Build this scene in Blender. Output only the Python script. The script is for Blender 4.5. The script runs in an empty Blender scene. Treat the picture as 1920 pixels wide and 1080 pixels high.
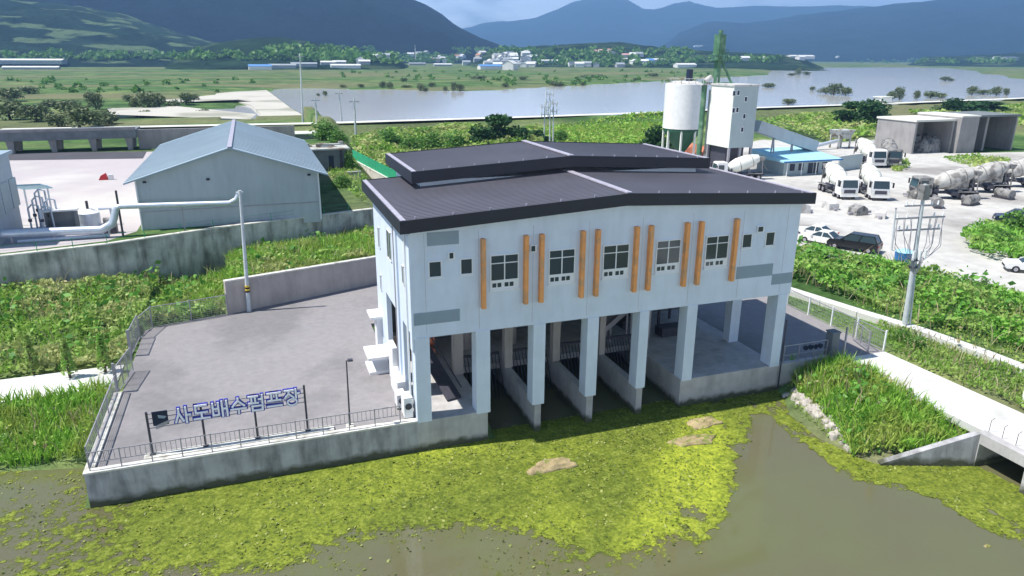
import bpy, math, random
import numpy as np
from mathutils import Vector, Matrix
random.seed(7); RNG = np.random.default_rng(7)
scene = bpy.context.scene
COL = scene.collection

# ------------------------------------------------------------------ camera
FPX, PITCH, YAW, ROLL = 1350.09, 17.874, 19.528, 0.318
CAM = np.array([-6.948, -35.005, 21.0])
_p, _y, _r = [math.radians(v) for v in (PITCH, YAW, ROLL)]
FW = np.array([math.sin(_y)*math.cos(_p), math.cos(_y)*math.cos(_p), -math.sin(_p)])
RT = np.array([math.cos(_y), -math.sin(_y), 0.0]); UP = np.cross(RT, FW)
RT, UP = RT*math.cos(_r)+UP*math.sin(_r), -RT*math.sin(_r)+UP*math.cos(_r)
cd = bpy.data.cameras.new('camera'); cam = bpy.data.objects.new('camera', cd); COL.objects.link(cam)
cam.matrix_world = Matrix(((RT[0], UP[0], -FW[0], CAM[0]), (RT[1], UP[1], -FW[1], CAM[1]), (RT[2], UP[2], -FW[2], CAM[2]), (0, 0, 0, 1)))
cd.sensor_width = 36; cd.lens = FPX/1920*36; cd.clip_start = 0.5; cd.clip_end = 60000
scene.camera = cam
def ray(px, py): return FW+RT*(px-960)/FPX-UP*(py-540)/FPX
def G(px, py, z=2.0):
    d = ray(px, py); t = (z-CAM[2])/d[2]; return CAM+d*t
def A(px, py, y):
    d = ray(px, py); t = (y-CAM[1])/d[1]; return CAM+d*t
def AX(px, py, x):
    d = ray(px, py); t = (x-CAM[0])/d[0]; return CAM+d*t

# ------------------------------------------------------------------ sky, sun, exposure
SUN_DIR = Vector((-6.4, 0.72, 11.25)).normalized()
sun_el = math.asin(SUN_DIR.z)
sun_az = math.atan2(SUN_DIR.x, SUN_DIR.y)
w = bpy.data.worlds.new('World'); scene.world = w; w.use_nodes = True
nt = w.node_tree; nt.nodes.clear()
def N(nt, t, **k):
    n = nt.nodes.new(t)
    for a, b in k.items(): setattr(n, a, b)
    return n
out = N(nt, 'ShaderNodeOutputWorld'); bg = N(nt, 'ShaderNodeBackground'); sky = N(nt, 'ShaderNodeTexSky', sky_type='NISHITA')
sky.sun_disc = False; sky.sun_elevation = sun_el; sky.sun_rotation = sun_az; sky.altitude = 50; sky.air_density = 1.0; sky.dust_density = 0.6; sky.ozone_density = 3.5
bg.inputs['Strength'].default_value = 0.06
tc = N(nt, 'ShaderNodeTexCoord'); mp = N(nt, 'ShaderNodeMapping'); mp.inputs['Scale'].default_value = (1, 1, 3.2)
ns = N(nt, 'ShaderNodeTexNoise'); ns.inputs['Scale'].default_value = 5.5; ns.inputs['Detail'].default_value = 8; ns.inputs['Roughness'].default_value = 0.55
rp = N(nt, 'ShaderNodeValToRGB'); rp.color_ramp.elements[0].position = 0.28; rp.color_ramp.elements[1].position = 0.47
mx = N(nt, 'ShaderNodeMix', data_type='RGBA'); mx.inputs['B'].default_value = (26, 28, 31, 1)
L = nt.links.new
L(tc.outputs['Generated'], mp.inputs[0]); L(mp.outputs[0], ns.inputs['Vector']); L(ns.outputs['Fac'], rp.inputs[0])
sx = N(nt, 'ShaderNodeSeparateXYZ'); L(tc.outputs['Generated'], sx.inputs[0])
lo = N(nt, 'ShaderNodeMapRange'); lo.inputs[1].default_value = .24; lo.inputs[2].default_value = .08; L(sx.outputs['Z'], lo.inputs[0])
ml = N(nt, 'ShaderNodeMath', operation='MULTIPLY'); L(rp.outputs[0], ml.inputs[0]); L(lo.outputs[0], ml.inputs[1]); L(ml.outputs[0], mx.inputs['Factor']); L(sky.outputs[0], mx.inputs['A']); L(mx.outputs['Result'], bg.inputs['Color']); L(bg.outputs[0], out.inputs[0])
sl = bpy.data.lights.new('sun', 'SUN'); sl.energy = 5.0; sl.angle = math.radians(0.55); sl.color = (1.0, 0.955, 0.87)
so = bpy.data.objects.new('sun', sl); COL.objects.link(so); so.rotation_euler = SUN_DIR.to_track_quat('Z', 'Y').to_euler(); so.location = (-60, 10, 90)
scene.view_settings.view_transform = 'Standard'; scene.view_settings.look = 'None'; scene.view_settings.gamma = 1
scene.view_settings.exposure = 0.74
scene.cycles.volume_bounces = 0; scene.cycles.max_bounces = 8; scene.cycles.transparent_max_bounces = 16

# ------------------------------------------------------------------ helpers
def tag(o, label=None, cat=None, group=None, kind=None):
    if label: o['label'] = label
    if cat: o['category'] = cat
    if group: o['group'] = group
    if kind: o['kind'] = kind
    return o
def empty(name, loc, label, cat, group=None, rz=0):
    o = bpy.data.objects.new(name, None); COL.objects.link(o); o.location = tuple(float(v) for v in loc); o.rotation_euler.z = rz
    o.empty_display_size = 0.3
    return tag(o, label, cat, group)
ONES = 'zeroth first second third fourth fifth sixth seventh eighth ninth tenth eleventh twelfth thirteenth fourteenth fifteenth sixteenth seventeenth eighteenth nineteenth'.split()
TENS = {2: 'twenty', 3: 'thirty', 4: 'forty', 5: 'fifty', 6: 'sixty', 7: 'seventy', 8: 'eighty', 9: 'ninety'}
TH = {20: 'twentieth', 30: 'thirtieth', 40: 'fortieth', 50: 'fiftieth', 60: 'sixtieth', 70: 'seventieth', 80: 'eightieth', 90: 'ninetieth'}
def nth(n): return ONES[n] if n < 20 else (TH[n] if n % 10 == 0 else TENS[n//10]+'-'+ONES[n % 10])
def root_loc(p):
    v = Vector((0, 0, 0))
    while p is not None: v = v+p.location; p = p.parent
    return v
class MB:
    def __init__(s): s.v = []; s.f = []
    def add(s, vs, fs):
        b = len(s.v); s.v += [tuple(float(c) for c in v) for v in vs]; s.f += [tuple(b+i for i in f) for f in fs]; return s
    def box(s, x0, x1, y0, y1, z0, z1):
        return s.add([(x0, y0, z0), (x1, y0, z0), (x1, y1, z0), (x0, y1, z0), (x0, y0, z1), (x1, y0, z1), (x1, y1, z1), (x0, y1, z1)],
                     [(0, 3, 2, 1), (4, 5, 6, 7), (0, 1, 5, 4), (1, 2, 6, 5), (2, 3, 7, 6), (3, 0, 4, 7)])
    def bar(s, a, b, wd, ht=None, up=(0, 0, 1)):
        ht = wd if ht is None else ht
        a = np.array(a, float); b = np.array(b, float); d = b-a; d /= np.linalg.norm(d)+1e-9; u = np.array(up, float)
        if abs(d@u) > 0.99: u = np.array((1.0, 0, 0)) if abs(d[0]) < .9 else np.array((0, 1.0, 0))
        r = np.cross(d, u); r /= np.linalg.norm(r); u = np.cross(r, d); r = r*wd/2; u = u*ht/2
        return s.add([a-r-u, a+r-u, a+r+u, a-r+u, b-r-u, b+r-u, b+r+u, b-r+u], [(0, 1, 2, 3), (7, 6, 5, 4), (0, 4, 5, 1), (1, 5, 6, 2), (2, 6, 7, 3), (3, 7, 4, 0)])
    def tube(s, pts, rad, n=8, caps=True):
        pts = [np.array(p, float) for p in pts]; rad = rad if hasattr(rad, '__len__') else [rad]*len(pts)
        b = len(s.v); prev = None
        for i, p in enumerate(pts):
            d = (pts[min(i+1, len(pts)-1)]-pts[max(i-1, 0)]); d /= np.linalg.norm(d)+1e-9
            if prev is None:
                r = np.cross(d, (0, 0, 1.0))
                if np.linalg.norm(r) < .05: r = np.cross(d, (0, 1.0, 0))
            else: r = prev-d*(prev@d)
            r /= np.linalg.norm(r)+1e-9; prev = r; u = np.cross(d, r)
            for k in range(n):
                a = 2*math.pi*k/n; q = p+rad[i]*(r*math.cos(a)+u*math.sin(a)); s.v.append(tuple(float(c) for c in q))
        for i in range(len(pts)-1):
            for k in range(n):
                k2 = (k+1) % n; s.f.append((b+i*n+k, b+i*n+k2, b+(i+1)*n+k2, b+(i+1)*n+k))
        if caps:
            s.f.append(tuple(b+k for k in range(n))[::-1]); s.f.append(tuple(b+(len(pts)-1)*n+k for k in range(n)))
        return s
    def prism(s, prof, axis, a0, a1):
        # prof: list of 2D points; axis 'y' -> (x,z) profile; 'x' -> (y,z); 'z' -> (x,y)
        def P(p, a): return (p[0], a, p[1]) if axis == 'y' else ((a, p[0], p[1]) if axis == 'x' else (p[0], p[1], a))
        n = len(prof); vs = [P(p, a0) for p in prof]+[P(p, a1) for p in prof]
        fs = [tuple(range(n)), tuple(range(2*n-1, n-1, -1))]+[(i, i+n, (i+1) % n+n, (i+1) % n) for i in range(n)]
        return s.add(vs, fs)
    def sphere(s, c, r, n=10, m=6):
        r = r if hasattr(r, '__len__') else (r, r, r); b = len(s.v)
        vs = [(c[0], c[1], c[2]-r[2])]
        for i in range(1, m):
            t = -math.pi/2+math.pi*i/m
            for k in range(n): a = 2*math.pi*k/n; vs.append((c[0]+r[0]*math.cos(t)*math.cos(a), c[1]+r[1]*math.cos(t)*math.sin(a), c[2]+r[2]*math.sin(t)))
        vs.append((c[0], c[1], c[2]+r[2])); fs = []
        for k in range(n): fs.append((0, 1+(k+1) % n, 1+k)); fs.append((len(vs)-1, 1+(m-2)*n+k, 1+(m-2)*n+(k+1) % n))
        for i in range(m-2):
            for k in range(n): fs.append((1+i*n+k, 1+i*n+(k+1) % n, 1+(i+1)*n+(k+1) % n, 1+(i+1)*n+k))
        return s.add(vs, fs)
    def build(s, name, m, parent=None, world=True, smooth=False):
        me = bpy.data.meshes.new(name)
        vs = s.v
        if parent is not None and world:
            o0 = root_loc(parent); vs = [(a-o0.x, b-o0.y, c-o0.z) for a, b, c in vs]
        me.from_pydata(vs, [], s.f)
        import bmesh
        bm = bmesh.new(); bm.from_mesh(me); bmesh.ops.recalc_face_normals(bm, faces=bm.faces); bm.to_mesh(me); bm.free()
        if smooth:
            me.polygons.foreach_set('use_smooth', [True]*len(me.polygons))
            me.set_sharp_from_angle(angle=math.radians(40))
        me.materials.append(m)
        o = bpy.data.objects.new(name, me); COL.objects.link(o)
        if parent is not None: o.parent = parent
        return o
def npmesh(name, V, F, m, parent=None, smooth=False):
    """V (n,3), F (k,4) or (k,3) arrays -> mesh object"""
    V = np.asarray(V, np.float32); F = np.asarray(F, np.int32)
    if parent is not None:
        o0 = root_loc(parent); V = V-np.array((o0.x, o0.y, o0.z), np.float32)
    me = bpy.data.meshes.new(name); me.vertices.add(len(V)); me.vertices.foreach_set('co', V.ravel())
    k = F.shape[1]; me.loops.add(F.size); me.loops.foreach_set('vertex_index', F.ravel())
    me.polygons.add(len(F)); me.polygons.foreach_set('loop_start', np.arange(0, F.size, k, dtype=np.int32))
    me.polygons.foreach_set('use_smooth', np.full(len(F), smooth)); me.update(); me.validate()
    me.materials.append(m); o = bpy.data.objects.new(name, me); COL.objects.link(o)
    if parent is not None: o.parent = parent
    return o
def copy_thing(root, loc, rz, label, scale=1.0, zs=None):
    r = root.copy(); COL.objects.link(r); r.location = tuple(float(v) for v in loc); r.rotation_euler.z = rz
    zs = scale if zs is None else zs; r.scale = (scale, scale, zs); r['label'] = label
    for ch in list(root.children):
        c = ch.copy(); COL.objects.link(c); c.parent = r
        for g in list(ch.children):
            d = g.copy(); COL.objects.link(d); d.parent = c
    return r
def _hash(ix, iy, s): 
    h = (ix.astype(np.int64)*374761393+iy.astype(np.int64)*668265263+s*1442695041) & 0x7fffffff
    h = ((h ^ (h >> 13))*1274126177) & 0x7fffffff
    return ((h ^ (h >> 16)) & 0xffff)/65535.0
def vnoise(x, y, s=0):
    x = np.asarray(x, float); y = np.asarray(y, float); ix = np.floor(x); iy = np.floor(y); fx = x-ix; fy = y-iy
    fx = fx*fx*(3-2*fx); fy = fy*fy*(3-2*fy)
    a = _hash(ix, iy, s); b = _hash(ix+1, iy, s); c = _hash(ix, iy+1, s); d = _hash(ix+1, iy+1, s)
    return (a+(b-a)*fx)*(1-fy)+(c+(d-c)*fx)*fy
def fbm(x, y, o=4, s=0):
    t = 0; a = .5
    for i in range(o): t = t+a*vnoise(x*2**i+i*17.3, y*2**i-i*9.1, s+i); a *= .5
    return t/(1-.5**o)
def sstep(a, b, x): t = np.clip((x-a)/(b-a), 0, 1); return t*t*(3-2*t)
def inpoly(x, y, poly):
    x = np.asarray(x); y = np.asarray(y); c = np.zeros(x.shape, bool); n = len(poly)
    for i in range(n):
        x1, y1 = poly[i][:2]; x2, y2 = poly[(i+1) % n][:2]
        if y1 == y2: continue
        k = ((y1 > y) != (y2 > y)) & (x < (x2-x1)*(y-y1)/(y2-y1)+x1); c ^= k
    return c
def distpoly(x, y, poly, closed=True):
    d = np.full(np.asarray(x).shape, 1e9); n = len(poly)
    for i in range(n if closed else n-1):
        ax, ay = poly[i][:2]; bx, by = poly[(i+1) % n][:2]; dx, dy = bx-ax, by-ay; L2 = dx*dx+dy*dy+1e-12
        t = np.clip(((x-ax)*dx+(y-ay)*dy)/L2, 0, 1); d = np.minimum(d, np.hypot(x-ax-t*dx, y-ay-t*dy))
    return d

# ------------------------------------------------------------------ materials
def newmat(name):
    m = bpy.data.materials.new(name); m.use_nodes = True; nt = m.node_tree; return m, nt, nt.nodes['Principled BSDF']
def col(c, k=1.0): return (min(c[0]*k, 1), min(c[1]*k, 1), min(c[2]*k, 1), 1)
def mat(name, c, rough=0.7, metal=0.0, nscale=1.5, namt=0.12, fine=True, bump=0.0, streak=0.0, alt=None, altpos=(.5, .65), altscale=.3, bscale=None, spec=0.4, tide=False):
    """base colour with large and small patches of wear, optional stains that run down walls, optional second colour in patches"""
    m, nt, b = newmat(name); L = nt.links.new
    g = N(nt, 'ShaderNodeNewGeometry'); n1 = N(nt, 'ShaderNodeTexNoise'); n1.inputs['Scale'].default_value = nscale; n1.inputs['Detail'].default_value = 6; n1.inputs['Roughness'].default_value = .6
    L(g.outputs['Position'], n1.inputs['Vector'])
    r = N(nt, 'ShaderNodeMapRange'); r.inputs[1].default_value = .3; r.inputs[2].default_value = .7; r.inputs[3].default_value = 1-namt; r.inputs[4].default_value = 1+namt
    L(n1.outputs['Fac'], r.inputs[0])
    base = N(nt, 'ShaderNodeRGB'); base.outputs[0].default_value = col(c); src = base.outputs[0]
    if alt:
        n3 = N(nt, 'ShaderNodeTexNoise'); n3.inputs['Scale'].default_value = altscale; n3.inputs['Detail'].default_value = 5; L(g.outputs['Position'], n3.inputs['Vector'])
        r3 = N(nt, 'ShaderNodeMapRange'); r3.interpolation_type = 'SMOOTHSTEP'; r3.inputs[1].default_value = altpos[0]; r3.inputs[2].default_value = altpos[1]; L(n3.outputs['Fac'], r3.inputs[0])
        m3 = N(nt, 'ShaderNodeMix', data_type='RGBA'); m3.inputs['B'].default_value = col(alt); L(r3.outputs[0], m3.inputs['Factor']); L(src, m3.inputs['A']); src = m3.outputs['Result']
    if streak:
        mp = N(nt, 'ShaderNodeMapping'); mp.inputs['Scale'].default_value = (.75, .75, .14); L(g.outputs['Position'], mp.inputs[0])
        n2 = N(nt, 'ShaderNodeTexNoise'); n2.inputs['Scale'].default_value = 1.6; n2.inputs['Detail'].default_value = 7; n2.inputs['Roughness'].default_value = .62; n2.inputs['Distortion'].default_value = .25; L(mp.outputs[0], n2.inputs['Vector'])
        r2 = N(nt, 'ShaderNodeMapRange'); r2.inputs[1].default_value = .44; r2.inputs[2].default_value = .74; r2.inputs[3].default_value = 1; r2.inputs[4].default_value = 1-streak; L(n2.outputs['Fac'], r2.inputs[0])
        m2 = N(nt, 'ShaderNodeVectorMath', operation='SCALE'); L(src, m2.inputs[0]); L(r2.outputs[0], m2.inputs['Scale']); src = m2.outputs[0]
    if tide:   # algae-stained band just above the waterline, with a ragged upper edge
        sz = N(nt, 'ShaderNodeSeparateXYZ'); L(g.outputs['Position'], sz.inputs[0]); ad = N(nt, 'ShaderNodeMath', operation='MULTIPLY_ADD'); ad.inputs[1].default_value = -.9; L(n1.outputs['Fac'], ad.inputs[0]); L(sz.outputs['Z'], ad.inputs[2])
        rt_ = N(nt, 'ShaderNodeMapRange'); rt_.inputs[1].default_value = .10; rt_.inputs[2].default_value = -.22; L(ad.outputs[0], rt_.inputs[0])
        mt_ = N(nt, 'ShaderNodeMix', data_type='RGBA'); mt_.inputs['B'].default_value = (.07, .075, .05, 1); L(rt_.outputs[0], mt_.inputs['Factor']); L(src, mt_.inputs['A']); src = mt_.outputs['Result']
    v = N(nt, 'ShaderNodeVectorMath', operation='SCALE'); L(src, v.inputs[0]); L(r.outputs[0], v.inputs['Scale']); L(v.outputs[0], b.inputs['Base Color'])
    b.inputs['Roughness'].default_value = rough; b.inputs['Metallic'].default_value = metal; b.inputs['Specular IOR Level'].default_value = spec
    if bump:
        n4 = N(nt, 'ShaderNodeTexNoise'); n4.inputs['Scale'].default_value = bscale or nscale*6; n4.inputs['Detail'].default_value = 4; L(g.outputs['Position'], n4.inputs['Vector'])
        bp = N(nt, 'ShaderNodeBump'); bp.inputs['Strength'].default_value = bump; bp.inputs['Distance'].default_value = .05; L(n4.outputs['Fac'], bp.inputs['Height']); L(bp.outputs[0], b.inputs['Normal'])
    return m
def leafmat(name, c1, c2, c3=None, transl=0.35, patch=None, pscale=.25):
    """leaf colours differ leaf by leaf; optional second mix of colours in large patches of other species"""
    m, nt, b = newmat(name); L = nt.links.new; g = N(nt, 'ShaderNodeNewGeometry')
    rp = N(nt, 'ShaderNodeValToRGB'); e = rp.color_ramp.elements; e[0].color = col(c1); e[1].color = col(c2 if c3 is None else c3); e[1].position = 1
    if c3 is not None: k = e.new(.55); k.color = col(c2)
    L(g.outputs['Random Per Island'], rp.inputs[0]); src = rp.outputs[0]
    if patch:
        n3 = N(nt, 'ShaderNodeTexNoise'); n3.inputs['Scale'].default_value = pscale; n3.inputs['Detail'].default_value = 5; L(g.outputs['Position'], n3.inputs['Vector'])
        r3 = N(nt, 'ShaderNodeMapRange'); r3.inputs[1].default_value = .44; r3.inputs[2].default_value = .6; L(n3.outputs['Fac'], r3.inputs[0])
        m3 = N(nt, 'ShaderNodeMix', data_type='RGBA'); m3.inputs['B'].default_value = col(patch); L(r3.outputs[0], m3.inputs['Factor']); L(src, m3.inputs['A']); src = m3.outputs['Result']
    L(src, b.inputs['Base Color']); b.inputs['Roughness'].default_value = .55; b.inputs['Specular IOR Level'].default_value = .3
    tr = N(nt, 'ShaderNodeBsdfTranslucent'); L(src, tr.inputs['Color']); ms = N(nt, 'ShaderNodeMixShader'); ms.inputs[0].default_value = transl
    L(b.outputs[0], ms.inputs[1]); L(tr.outputs[0], ms.inputs[2]); L(ms.outputs[0], nt.nodes['Material Output'].inputs['Surface'])
    return m
M = dict(
 facade=mat('facade_paint', (.62, .70, .81), .55, nscale=.6, namt=.06, streak=.10),
 greyband=mat('grey_band_paint', (.25, .32, .38), .6, nscale=1, namt=.06),
 roof=mat('roof_sheet', (.115, .112, .135), .42, metal=.0, nscale=.25, namt=.13, streak=0, spec=.5),
 fascia=mat('dark_fascia', (.016, .018, .03), .45, nscale=1.5, namt=.15),
 ridge=mat('ridge_flashing', (.40, .38, .45), .4, nscale=3, namt=.2),
 orange=mat('orange_fin_paint', (.80, .34, .11), .55, nscale=2, namt=.12, alt=(.60, .31, .14), altpos=(.5, .6), altscale=1.2),
 whiteframe=mat('white_frame', (.75, .77, .78), .4, nscale=3, namt=.04),
 concrete=mat('concrete', (.44, .43, .43), .85, tide=True, nscale=1.3, namt=.14, streak=.25, bump=.25),
 concrete_wet=mat('stained_concrete', (.40, .40, .42), .85, nscale=1.1, namt=.18, streak=.66, tide=True, bump=.3, alt=(.27, .28, .29), altpos=(.52, .7), altscale=.5),
 oldwall=mat('old_retaining_concrete', (.52, .52, .49), .9, nscale=.9, namt=.18, streak=.72, bump=.3, alt=(.27, .275, .25), altpos=(.46, .68), altscale=.35),
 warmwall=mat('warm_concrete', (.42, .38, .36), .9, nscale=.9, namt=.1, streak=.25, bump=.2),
 coping=mat('pale_coping', (.58, .57, .53), .85, nscale=2.5, namt=.2, alt=(.35, .34, .30), altpos=(.55, .7), altscale=1.2),
 yard=mat('yard_paving', (.245, .232, .24), .85, nscale=2.5, namt=.10, bump=.12, alt=(.185, .178, .185), altpos=(.48, .64), altscale=.14, bscale=18),
 paleroad=mat('pale_concrete_road', (.58, .58, .565), .9, nscale=.4, namt=.07, alt=(.44, .44, .42), altpos=(.55, .72), altscale=.3, bump=.1, bscale=12),
 lot=mat('crushed_stone_lot', (.47, .46, .44), .95, nscale=.6, namt=.14, alt=(.27, .255, .245), altpos=(.47, .62), altscale=.045, bump=.2, bscale=6),
 lotleft=mat('works_yard_paving', (.42, .385, .40), .95, nscale=.12, namt=.06, alt=(.52, .50, .47), altpos=(.5, .7), altscale=.05),
 sand=mat('pale_sand', (.48, .46, .41), .95, nscale=.03, namt=.08, alt=(.27, .27, .22), altpos=(.5, .66), altscale=.03),
 darkstrip=mat('dark_ground_strip', (.07, .07, .085), .9, nscale=.3, namt=.15),
 steel=mat('galvanised_steel', (.34, .33, .37), .5, metal=.3, nscale=3, namt=.15),
 darksteel=mat('dark_steel', (.06, .06, .08), .5, metal=.2, nscale=3, namt=.2),
 polegrey=mat('concrete_pole', (.50, .54, .56), .8, nscale=2, namt=.1),
 black=mat('black_rubber', (.012, .012, .014), .7, nscale=3, namt=.2),
 yellow=mat('yellow_band', (.7, .5, .05), .6),
 whitepaint=mat('white_paint', (.76, .76, .76), .4, nscale=1.5, namt=.06, streak=.08),
 dustywhite=mat('dusty_white_paint', (.56, .55, .54), .7, nscale=1.2, namt=.22, alt=(.3, .29, .28), altpos=(.5, .66), altscale=1.2),
 dustydrum=mat('dusty_drum_paint', (.44, .43, .41), .75, nscale=1.2, namt=.25, alt=(.2, .19, .18), altpos=(.46, .62), altscale=1.0),
 dustygrey=mat('dusty_grey_paint', (.24, .235, .23), .8, nscale=1.2, namt=.3, alt=(.1, .1, .1), altpos=(.5, .62), altscale=1.5),
 signblue=mat('sign_blue', (.035, .04, .34), .4, nscale=3, namt=.05),
 signwhite=mat('sign_white', (.9, .9, .95), .4, nscale=3, namt=.03),
 navy=mat('emblem_navy', (.012, .02, .05), .4),
 shedwall=mat('blue_grey_cladding', (.41, .46, .50), .6, nscale=.3, namt=.07, streak=.14),
 shedroof=mat('pale_blue_roof', (.30, .38, .44), .45, nscale=.2, namt=.08, streak=0),
 pipe=mat('silver_pipe', (.52, .58, .66), .35, metal=.35, nscale=2, namt=.1),
 cyan=mat('cyan_roof', (.34, .62, .74), .5, nscale=.6, namt=.1, alt=(.35, .62, .74), altpos=(.5, .7), altscale=.3),
 bluepaint=mat('blue_plastic', (.03, .16, .42), .4, nscale=2, namt=.08),
 redpaint=mat('red_paint', (.55, .03, .04), .5),
 orangepile=mat('rusty_orange', (.55, .20, .12), .9, nscale=2, namt=.2),
 plantgreen=mat('plant_green', (.07, .17, .10), .5, nscale=1, namt=.2, alt=(.16, .26, .16), altpos=(.5, .65), altscale=.8),
 darkgreen=mat('dark_green_skirt', (.02, .09, .05), .6),
 netgreen=mat('green_net', (.02, .32, .16), .8, nscale=2, namt=.2),
 paleskin=mat('pale_cladding', (.36, .43, .45), .55, nscale=.4, namt=.05, streak=.1),  # darkened so the batching tower's shaded front is in the colour
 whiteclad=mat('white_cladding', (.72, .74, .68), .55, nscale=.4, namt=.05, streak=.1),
 bunkerwall=mat('bunker_concrete', (.30, .29, .29), .9, nscale=.3, namt=.12, streak=.25),
 bunkertop=mat('bunker_roof', (.62, .62, .57), .8, nscale=.2, namt=.08),
 rock=mat('pale_rock', (.42, .39, .36), .9, nscale=2, namt=.25, bump=.4),
 debris=mat('floating_debris', (.34, .27, .15), .95, nscale=1.8, namt=.3, bump=.9, alt=(.20, .22, .06), altpos=(.5, .62), altscale=2.5, bscale=14),
 bark=mat('bark', (.10, .075, .05), .9, nscale=4, namt=.3),
 tinroof=mat('weathered_tin', (.42, .44, .42), .7, nscale=1, namt=.3, alt=(.2, .15, .1), altpos=(.5, .62), altscale=.8),
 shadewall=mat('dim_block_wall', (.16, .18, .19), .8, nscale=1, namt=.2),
 carblack=mat('black_car_paint', (.012, .013, .018), .25, nscale=2, namt=.1, spec=.6),
 carnavy=mat('navy_car_paint', (.02, .03, .06), .25, nscale=2, namt=.1, spec=.6),
 carwhite=mat('white_car_paint', (.72, .72, .72), .3, nscale=2, namt=.04, spec=.6),
)
def glassmat(name, c, rough=.08):
    m, nt, b = newmat(name); b.inputs['Base Color'].default_value = col(c); b.inputs['Roughness'].default_value = rough; b.inputs['Specular IOR Level'].default_value = .7; return m
M['glass'] = glassmat('window_glass', (.03, .05, .06))
M['lamp'] = glassmat('lamp_lens', (.6, .6, .55), .2)
# ================================================================== TERRAIN
CANAL = [(-90, 7.5), (-40, 6.6), (-21.2, 5.2), (-17.2, 4.2), (-16.1, 4.1), (-16.1, 0.2), (24.2, 0.2), (24.0, -.9), (22.6, -3.2), (22.3, -6.0), (22.7, -8.2), (23.4, -9.5), (28.3, -11.2), (28.6, -14), (29.5, -22), (30, -90), (-90, -90)]
BAYS = [(4.1, .1), (16.6, .1), (16.6, 11.4), (4.1, 11.4)]
LEV = [tuple(G(px, py, 4.0)[:2]) for px, py in ((-400, 259), (0, 243), (250, 238), (600, 231), (1000, 219), (1250, 210), (1420, 202), (1640, 195), (1920, 184), (2100, 176))]
RIVER = [tuple(G(px, py, 0)[:2]) for px, py in ((585, 226), (548, 205), (502, 172), (520, 166), (700, 168), (880, 172), (1000, 165), (1250, 152), (1440, 141), (1470, 128), (1640, 126), (1780, 127), (1920, 150), (2300, 160))]
RIVER += [(LEV[-1][0]+30, LEV[-1][1]+9)]+[(x+1.5, y+6.5) for x, y in LEV[3:][::-1]]
POND = [tuple(G(px, py, .6)[:2]) for px, py in ((205, 212), (330, 205), (480, 196), (520, 222), (480, 231), (215, 236))]
WALL = [(-60, 24.5), (-27.0, 30.8), (-19.6, 32.5), (-11.3, 36.0), (-3.5, 38.2), (4.2, 40.4)]
def wally(x): return np.interp(x, [p[0] for p in WALL], [p[1] for p in WALL])
def height(x, y):
    x = np.asarray(x, float); y = np.asarray(y, float)
    nat = np.full(x.shape, 1.75)
    nat = np.where((x > -16.1) & (x < 33) & (y < 30), 1.55, nat)
    nat = np.where((x < -16) & (y < 31), 1.5+0.9*sstep(15, 30, y), nat)
    k = (y > 14.5) & (x < 4) & (x >= -16); nat = np.where(k & (x > -10.2) & (y > 22.9+.36*(x+10.1)), 1.6+1.9*sstep(-15.5, -8.5, x), nat)
    nat = nat-.7*sstep(0, 1, (y-(wally(x)-5.5))/4.5)*((x < 4) & (x > -16) & (y > 20))
    plate = (y > wally(x)+.35)
    nat = np.where(plate, 5.3-3.55*sstep(4.6, 9.5, x-.06*(y-40))-2.6*sstep(112, 120, y)*(x < 9), nat)
    nat = np.where((x > 4.6) & (y > 16), np.minimum(nat, np.where(plate, nat, 2.2)), nat)
    d = distpoly(x, y, CANAL); ins = inpoly(x, y, CANAL)
    wd = np.where(x > 15, 4.6, 5.2)
    z = np.where(ins, -1.6*sstep(0, 1.6, d), nat*np.clip(d/wd, 0, 1)**.8+0.02)
    hard = ((x > -16.05) & (x < 28.2) & (y > 0.3) & (y < 30)) | ((x > 28.3+.12*np.maximum(-y, 0)*.3) & (y > -60) & (x < 60)) | ((x < 28.4) & (y > 0.3) & (x > 24))
    z = np.where(hard & ~ins, nat, z)
    b = inpoly(x, y, BAYS); z = np.where(b, -1.6, z)
    # levee with sloping sides
    dl = distpoly(x, y, LEV, False)
    z = np.where(y > 60, np.maximum(z, 4.0-np.maximum(dl-2.5, 0)*.30), z)
    # river bed
    r = inpoly(x, y, RIVER); dr = distpoly(x, y, RIVER)
    z = np.where(r, np.minimum(z, -.3-1.2*sstep(0, 12, dr)), z)
    beyond = (y > 215) & ~r & (dl > 14); z = np.where(beyond, .4+1.6*sstep(0, 60, dr)+.6*(fbm(x/60, y/60, 3, 3)-.5), z)
    p = inpoly(x, y, POND); z = np.where(p, .2, z)
    z = np.where((x > 12) & (y > 30) & (dl > 12) & (y < 215), np.minimum(z, 1.75), z)
    # culvert passage
    z = np.where((x > 27) & (x < 32.4) & (y < -11.1) & (y > -13.9), -1.2, z)
    return z
def axis(lo, hi, step, far, grow=1.07):
    a = list(np.arange(lo, hi+1e-6, step)); s = step
    while a[-1] < far: s *= grow; a.append(a[-1]+s)
    s = step; b = []
    q = lo
    while q > -far: s *= grow; q -= s; b.append(q)
    return np.array(b[::-1]+a)
gx = axis(-48, 66, .5, 10800); gy = axis(-30, 44, .5, 10800); gy = gy[gy > -400]
GX, GY = np.meshgrid(gx, gy, indexing='ij'); GZ = height(GX, GY)
idx = np.arange(GX.size).reshape(GX.shape)
F = np.stack([idx[:-1, :-1], idx[1:, :-1], idx[1:, 1:], idx[:-1, 1:]], -1).reshape(-1, 4)
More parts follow.
